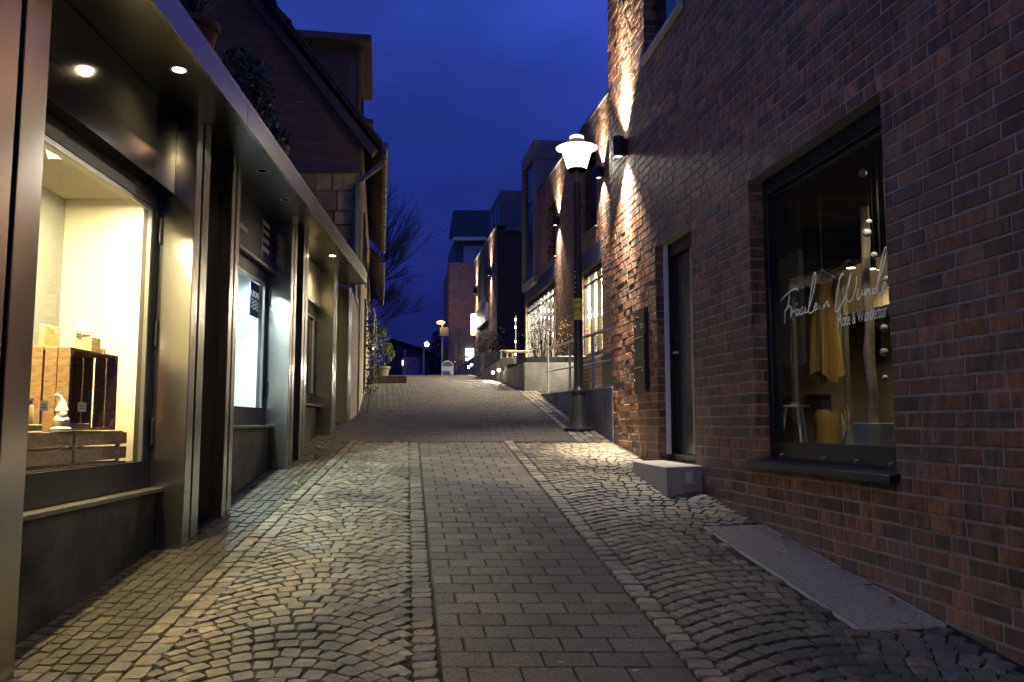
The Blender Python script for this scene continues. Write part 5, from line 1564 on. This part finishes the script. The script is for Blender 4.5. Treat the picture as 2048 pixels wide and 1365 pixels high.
# ---- third building
b3 = thing("dark_facade_building", FB.P(34, -1, gz(33)), "distant dark brick building with two light streaks and grey rooftop storey", "building")
HC = [(33.4, 36.4, 2.4, 4.9), (33.6, 34.6, 5.3, 6.9), (35.4, 36.4, 5.3, 6.9)]
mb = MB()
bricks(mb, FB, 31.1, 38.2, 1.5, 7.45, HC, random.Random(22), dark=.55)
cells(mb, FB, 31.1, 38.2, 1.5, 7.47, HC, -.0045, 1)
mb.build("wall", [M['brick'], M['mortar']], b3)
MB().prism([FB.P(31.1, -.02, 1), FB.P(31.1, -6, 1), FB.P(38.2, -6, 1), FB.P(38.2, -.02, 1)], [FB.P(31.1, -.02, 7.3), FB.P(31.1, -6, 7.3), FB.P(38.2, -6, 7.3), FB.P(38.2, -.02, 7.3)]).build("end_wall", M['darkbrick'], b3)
MB().box(FB, 31.0, 38.3, -.35, .03, 7.47, 7.53).build("roof_coping", M['zinc'], b3)
MB().box(FB, 32.4, 36, -5, -.35, 7.5, 9.25).build("rooftop_storey", M['cladding'], b3)
mb = MB().prism([FB.P(31.0, -.4, 7.3), FB.P(31.0, -4, 7.3), FB.P(31.0, -4, 9.6)], [FB.P(31.2, -.4, 7.3), FB.P(31.2, -4, 7.3), FB.P(31.2, -4, 9.6)])
mb.build("sloped_parapet", M['cladding'], b3)
for h in HC[1:]:
    wo = MB().box(FB, h[0], h[1], -.2, -.1, h[2], h[3]).build("window", M['navy'], b3)
    MB().box(FB, h[0] + .06, h[1] - .06, -.1, -.097, h[2] + .06, h[3] - .06).build("pane", M['glass_dark'], wo)
for y in (32.9, 33.6, 34.6):
    MB().box(FB, y, y + .4, -.36 + .01, -.345, 7.7, 8.9).build("rooftop_window", M['glass_dark'], b3)
h = HC[0]; mb = MB()
for k in range(6):
    y = h[0] + (h[1] - h[0]) * k / 5; mb.box(FB, y - .05, y + .05, -.12, -.04, h[2], 4.1)
fo = mb.build("shop_front_frame", M['lightgrey'], b3)
MB().box(FB, h[0], h[1], -.3, -.2, h[2], 4.1).build("pane", mat("dim_glow", (.05, .05, .05), .3, emis=(.9, .9, 1), estr=.06), fo)
MB().box(FB, h[0], h[1], -.1, .12, 4.1, 4.9).build("blue_awning", bpy.data.materials["blue_fascia"], b3)
for k in range(3): MB().box(FB, h[0] + .4 + k * .9, h[0] + .9 + k * .9, .122, .13, 4.25, 4.3).build("awning_trim", M['galv'], b3)
# projecting lit sign
sg_c = atY(953, 646, 37.6)
t = thing("projecting_sign", sg_c, "glowing white projecting shop sign on the distant dark facade", "sign")
lc = Local(sg_c, -.5)
MB().box(lc, -.26, .26, -.06, .06, -.42, .40).build("light_box", emit("sign_white", (.9, 1, .92), 12), t, bevel=.01)
MB().box(lc, -.265, -.02, -.065, .065, -.56, -.42).build("yellow_corner", emit("sign_yellow", (1, .8, .1), 2.5), t)
MB().tube([lc.P(.2, 0, .40), lc.P(.2, 0, .55), lc.P(1.0, 0, .55)], .02, 6).build("bracket", M['galv'], t)
lamp('POINT', "glow", sg_c + Vector((-.3, -.4, 0)), 90, (.9, 1, .9), t, size=.2)

# ---- fourth building, far brick end
b4 = thing("far_brick_house", (-3, 48, gz(46)), "distant light red brick house with dark pitched roof at the top of the lane", "house")
pr([(-3.52, 46), (-1.95, 46), (-1.4, 53), (-4.4, 53)], 1.5, 8.95).build("wall", M['farbrick'], b4)
pr([(-3.45, 49.3), (-1.1, 49.3), (-1.1, 54), (-4.2, 54)], 8.95, 11.0).build("upper_wall", M['cladding'], b4)
pr([(-2.9, 49.2), (-1.7, 49.2), (-1.7, 49.3), (-2.9, 49.3)], 9.0, 10.6).build("white_panel", mat("white_panel", (.6, .62, .66), .6), b4)
mb = MB().prism([(-3.75, 48.9, 10.95), (-1.0, 48.9, 10.95), (-1.0, 52, 13.3), (-3.75, 52, 13.3)], [(-3.75, 48.9, 11.1), (-1.0, 48.9, 11.1), (-1.0, 52, 13.5), (-3.75, 52, 13.5)])
mb.build("roof", M['tile'], b4)
MB().box(W0, -3.5, -1.5, 48.75, 48.9, 10.85, 11.05).build("white_eave", M['white'], b4)
pp = atY(947, 735, 45.9)
MB().box(W0, atY(931, 700, 45.9).x, atY(948, 700, 45.9).x, 45.88, 45.95, atY(940, 722, 45.9).z, atY(940, 697, 45.9).z).build("glowing_poster", emit("glowing_poster", (.85, .95, 1), 1.8), b4)  # white lit poster, its brightness put in as emission
MB().box(W0, atY(886, 700, 47).x, atY(897, 700, 47).x, 46.9, 47, gz(47), atY(890, 698, 47).z).build("green_door", M['green'], b4)
# A-board
Yb = 33.2
c = atY(895, 750, Yb); c.z = gz(Yb)
t = thing("a_board", c, "white A-board pavement sign with arched top standing on the crest of the lane", "pavement sign")
lc = Local(c, .1)
def arch(hw, h, n=14):
    out = [(-hw, .02), (hw, .02), (hw, h - hw)]
    for k in range(1, n): a = math.pi * k / n; out.append((hw * math.cos(a), h - hw + hw * math.sin(a)))
    out.append((-hw, h - hw)); return out
for sg in (1, -1):
    MB().prism([lc.P(x, -.12 * (1 - z / .66) * sg + .0, z) for x, z in arch(.235, .66)], [lc.P(x, -.12 * (1 - z / .66) * sg - .02 * sg, z) for x, z in arch(.235, .66)]).build("board", M['white'], t)
MB().prism([lc.P(x, -.12 * (1 - z / .66) - .021, z) for x, z in [(-.2, .43), (.2, .43)] + [(.2 * math.cos(math.pi * k / 10), .43 + .19 * math.sin(math.pi * k / 10)) for k in range(1, 10)]],
           [lc.P(x, -.12 * (1 - z / .66) - .026, z) for x, z in [(-.2, .43), (.2, .43)] + [(.2 * math.cos(math.pi * k / 10), .43 + .19 * math.sin(math.pi * k / 10)) for k in range(1, 10)]]).build("grey_header", M['cladding'], t)
mb = MB()
for k in range(5): mb.box(lc, -.15, .15 - .03 * (k % 3), -.125 - .012, -.12 , .14 + .055 * k, .144 + .055 * k)
mb.build("board_print", mat("faint_print", (.5, .47, .47), .7), t)
# post signs
p = atY(912, 745, 42); p.z = gz(42)
t = thing("sign_post", p, "thin grey post with a narrow sign beside the A-board", "sign post")
MB().tube([p, p + Vector((0, 0, 2.6))], .03, 8).build("post", M['galv'], t, smooth=True)
MB().box(W0, p.x - .04, p.x + .04, 41.9, 42.4, atY(912, 688, 42).z, atY(912, 662, 42).z).build("plate", M['cladding'], t)
p = atY(884, 745, 43.5); p.z = gz(43.5)
t = thing("orange_lamp_post", p, "street light glowing bright orange on a mast by the far brick house", "street light")
oz = atY(882, 646, 43.5)
MB().tube([p, Vector((p.x, 43.5, oz.z - .05))], .045, 8).build("mast", M['galv'], t, smooth=True)
MB().ball(Vector((oz.x, 43.4, oz.z)), .17, 16, 10, (1.3, 1, .6)).build("lantern", emit("orange_glow", (1, .30, .02), 7), t, smooth=60)
MB().box(W0, atY(880, 660, 43.5).x, atY(897, 660, 43.5).x, 43.3, 43.35, atY(890, 673, 43.5).z, atY(890, 656, 43.5).z).build("sign_plate", M['cladding'], t)
lamp('POINT', "glow", Vector((oz.x, 43.0, oz.z + .1)), 60, (1, .5, .12), t, size=.15)
MB().ball(Vector((oz.x, 43.2, oz.z)), .05, 12, 8).build("bulb", emit("orange_bulb", (1, .85, .5), 30), t, smooth=60)
# distant dark house, hedge, gate
p = atY(815, 740, 66); 
t = thing("distant_house", (p.x, 66, gz(66)), "low dark distant house with a shallow roof at the end of the lane", "house")
x0, x1 = atY(770, 740, 66).x, atY(856, 740, 66).x
zr0, zr1 = atY(785, 682, 66).z, atY(856, 703, 66).z
MB().prism([(x0, 66, 2), (x1, 66, 2), (x1, 66, zr1), (x0 + .6, 66, zr0), (x0, 66, zr0 - .1)], [(x0, 72, 2), (x1, 72, 2), (x1, 72, zr1), (x0 + .6, 72, zr0), (x0, 72, zr0 - .1)]).build("wall", mat("far_wall", (.09, .07, .07), .9, nscale=1, namt=.3), t)
MB().prism([(x0 - .2, 65.8, zr0), (x0 + .6, 65.8, zr0 + .15), (x1 + .3, 65.8, zr1), (x1 + .3, 65.8, zr1 - .15)], [(x0 - .2, 72, zr0), (x0 + .6, 72, zr0 + .15), (x1 + .3, 72, zr1), (x1 + .3, 72, zr1 - .15)]).build("roof", M['groove'], t)
for i, (x, nm) in enumerate(((809, "left"), (847, "right"))):
    p = atY(x, 745, 55); p.z = gz(55)
    MB().box(W0, p.x - .06, p.x + .06, 54.95, 55.07, p.z - .3, atY(x, 699, 55).z).build("gate_post", M['lightgrey'], label=nm + " of the two pale gate posts beyond the crest of the lane", cat="gate post", group="pale gate posts")
xa, xb = atY(815, 0, 58).x, atY(845, 0, 58).x
t = thing("parked_trailer", (xa, 58, gz(58)), "pale closed trailer standing between the two gate posts", "trailer")
MB().box(W0, atY(814, 0, 58).x, atY(845, 0, 58).x, 57.8, 59.6, gz(58) + .35, atY(825, 716, 58).z).build("body", mat("trailer_body", (.30, .28, .36), .6, nscale=2, namt=.3), t, bevel=.05)
for xx in (817, 841): MB().tube([(atY(xx, 0, 58).x, 57.75, gz(58) + .3), (atY(xx, 0, 58).x, 57.95, gz(58) + .3)], .3, 16).build("wheel", M['groove'], t)
MB().box(W0, atY(813, 0, 57.7).x, atY(818, 0, 57.7).x, 57.74, 57.78, atY(815, 731, 57.7).z, atY(815, 721, 57.7).z).build("lit_panel", emit("lit_panel", (1, .85, .6), 2), t)
for i, (x, Y, r3, z, lab) in enumerate(((842, 70, (1.6, 1, 1.3), 1.0, "rounded dark hedge at the foot of the far street lamp"), (877, 60, (.75, 1, 2.6), 2.0, "tall dark shrub beside the orange street light"))):
    p = atY(x, 745, Y); p.z = gz(Y)
    mb = MB(); leaves(mb, p + Vector((0, 0, z)), r3, 1600, .12, [(.03, .035, .02), (.05, .05, .02), (.02, .03, .015)])
    t = thing("dark_shrub", p, lab, "shrub"); mb.build("foliage", M['leaf_g'], t)
    MB().tube([p, p + Vector((0, 0, z))], .06, 6).build("stem", M['bark'], t)

# ---- shrubs and furniture on the terraces
def shrub(p, r3, n, size, cols, mats, name, label, cat, stems=7, h=1.0):
    t = thing(name, p, label, cat)
    mb = MB(); 
    for k in range(stems):
        a = R.uniform(0, 6.28); e_ = p + Vector((r3[0] * R.uniform(.1, .8) * math.cos(a), r3[1] * R.uniform(.1, .8) * math.sin(a), h * R.uniform(.7, 1)))
        mb.tube([p + Vector((R.uniform(-.05, .05), R.uniform(-.05, .05), 0)), p.lerp(e_, .5) + Vector((R.uniform(-.04, .04), 0, 0)), e_], [.010, .007, .003], 4)
    mb.build("stems", M['bark'], t)
    mb = MB()
    for k in range(5):
        leaves(mb, p + Vector((R.uniform(-.4, .4) * r3[0], R.uniform(-.4, .4) * r3[1], h * (.15 + .18 * k))), (r3[0] * .8, r3[1] * .8, h * .2), n // 5, size, cols)
    mb.build("foliage", mats, t)
    return t
BC = [(.16, .07, .03), (.22, .10, .04), (.10, .05, .03), (.12, .10, .04)]
for i, (x, Y, hh, w_, lab) in enumerate(((1072, 19.2, 1.15, .28, "brown leaved hedge plant before the wide lit shop front, leftmost"), (1086, 18.9, 1.1, .26, "brown leaved hedge plant before the wide lit shop front, middle"), (1100, 18.8, 1.25, .28, "brown leaved hedge plant before the wide lit shop front, rightmost"),
                                         (1128, 18.6, .9, .3, "brown leaved hedge plant left of the street lamp pole"), (1166, 18.5, .85, .3, "brown leaved hedge plant right of the street lamp pole"), (1192, 18.5, .7, .28, "brown leaved hedge plant nearest the brick corner"))):
    p = atY(x, 715, Y); p.z = 1.45
    shrub(p, (w_, w_, hh), 170 if i < 3 else 300, .028, BC, M['leaf_b'], "hedge_plant", lab, "hedge plant", h=hh)
YC = [(.42, .22, .05), (.30, .14, .04), (.5, .3, .08)]
p = atY(985, 712, 29.0); p.z = uA.z
shrub(p, (.55, .4, .6), 260, .05, YC, M['leaf_b'], "golden_shrub", "golden leaved shrub on the upper terrace below the wall light streak", "shrub", h=.95)
p = atY(966, 712, 30.0); p.z = uA.z
shrub(p, (.35, .35, .5), 160, .05, YC, M['leaf_b'], "golden_shrub", "smaller golden leaved shrub on the upper terrace near the glowing sign", "shrub", h=.8)
p = atY(922, 748, 35.5); p.z = gz(35.5)
shrub(p, (.4, .35, .5), 260, .05, YC, M['leaf_b'], "orange_shrub", "orange leaved shrub at the foot of the far brick house", "shrub", h=1.0)
# lantern post and tables
p = atY(1031, 713, 24.5); p.z = gz(24.5)
t = thing("terrace_lantern", p, "slim black lantern post with tiny lights on the terrace", "lantern post")
MB().tube([p, Vector((p.x, p.y, atY(1031, 632, 24.5).z))], .02, 6).build("post", M['black_metal'], t)
for yy in (640, 655, 684, 713 - 4): MB().ball(atY(1031, yy, 24.4), .028, 8, 6).build("light_point", M['pend'], t)
for i, (x, y0_, Y) in enumerate(((1034, 703, 23.0), (1014, 702, 23.6))):
    q = atY(x, y0_, Y)
    t = thing("terrace_table", (q.x, Y, 1.46), ("pale wooden" if i == 0 else "grey") + " table standing on the terrace edge", "table", "terrace tables")
    hw = .33 if i == 0 else .2
    MB().box(W0, q.x - hw, q.x + hw, Y - .25, Y + .25, q.z - .03, q.z).build("table_top", M['wood_l'] if i == 0 else M['cladding'], t, bevel=.005)
    for sx_ in (-1, 1):
        for sy_ in (-1, 1):
            MB().box(W0, q.x + sx_ * hw * .8 - .02, q.x + sx_ * hw * .8 + .02, Y + sy_ * .2 - .02, Y + sy_ * .2 + .02, min(1.44, q.z - .5), q.z - .03).build("leg", M['wood_l'] if i == 0 else M['cladding'], t)

# ================================================================== FALLEN LEAVES
lm = []
for v in range(5):
    mb = MB(); l = R.uniform(.02, .032); w_ = l * R.uniform(.45, .7); n = 7; b0 = []
    outl = [(-l, 0), (-l * .5, w_ * .75), (0, w_), (l * .5, w_ * .6), (l, 0), (l * .5, -w_ * .6), (0, -w_), (-l * .5, -w_ * .8)]
    c0 = len(mb.v); mb.v.append(Vector((0, 0, .004)))
    for (x, y) in outl: mb.v.append(Vector((x, y, abs(y) * .35 + abs(x) * .18 + R.uniform(0, .004))))
    col = R.choice([(.30, .15, .05), (.42, .26, .08), (.20, .10, .04), (.36, .20, .07)])
    for k in range(8): mb.face([0, 1 + k, 1 + (k + 1) % 8], 0, col)
    me = bpy.data.meshes.new("leaf"); me.from_pydata([tuple(q) for q in mb.v], [], mb.f); me.materials.append(M['leaf_b'])
    at = me.color_attributes.new("bc", 'FLOAT_COLOR', 'CORNER'); at.data.foreach_set("color", [x for p in mb.f for _ in p for x in (*col, 1)])
    lm.append(me)
def leaf(x, y, label, group, s=1.0, dz=.012):
    o = bpy.data.objects.new("fallen_leaf", R.choice(lm)); C.objects.link(o)
    o.location = (x, y, gz(y) + dz); o.rotation_euler = (R.uniform(-.25, .25), R.uniform(-.25, .25), R.uniform(0, 6.28)); o.scale = (s, s, s)
    tag(o, label, "leaf", group)
for (x, y) in ((1532, 1056), (1570, 1082), (1566, 1110), (1598, 1097), (1605, 1100), (1655, 1124), (1690, 1148), (1738, 1180), (1786, 1206), (1790, 1212), (1808, 1258), (1788, 1277), (1715, 1276)):
    p = ong(x, y); leaf(p.x, p.y, "dry brown leaf lying on the steel grate along the brick wall", "leaves on the steel grate", 1.2, .018)
for _ in range(34):
    Y = R.choice([R.uniform(6.3, 8.3), R.uniform(4, 10)]); x = left_outer(Y) + R.gauss(.05, .12)
    leaf(x, Y, "dry leaf lying in the cobbles near the steel shopfront", "leaves near the shopfront", R.uniform(.7, 1.2), .010)
for _ in range(12):
    Y = R.uniform(8.9, 9.7); x = wallL(Y) + R.uniform(.05, .35)
    leaf(x, Y, "dry leaf in the small heap by the pillars of the third shop window", "heaped leaves by the third window", R.uniform(1.0, 1.6), .015)
for _ in range(26):
    Y = R.uniform(3, 10); x = R.uniform(left_outer(Y) + .2, wallR(Y) - .5)
    leaf(x, Y, "single small dry leaf scattered on the middle of the paving", "leaves scattered on the paving", R.uniform(.5, .9), .012)
# moss and grass tufts in the joints
mb = MB()
for _ in range(900):
    Y = R.uniform(2.8, 10.2); side = R.random()
    if side < .55: x = left_outer(Y) + R.choice([0, .1, .2]) + R.gauss(0, .01)
    elif side < .8: x = EL(Y) - .125 + R.gauss(0, .006)
    else: x = R.uniform(left_outer(Y), EL(Y))
    c = Vector((x, Y, gz(Y) - .006))
    for _k in range(4):
        a = R.uniform(0, 6.28); h_ = R.uniform(.008, .022); s_ = .003
        mb.poly([c + Vector((s_ * math.cos(a), s_ * math.sin(a), 0)), c + Vector((-s_ * math.cos(a), -s_ * math.sin(a), 0)), c + Vector((R.gauss(0, .008), R.gauss(0, .008), h_))], 0, (.06, .12, .025))
mb.build("joint_grass", M['leaf_g'], kind='stuff', label="tiny grass and moss growing in the cobble joints", cat="grass")
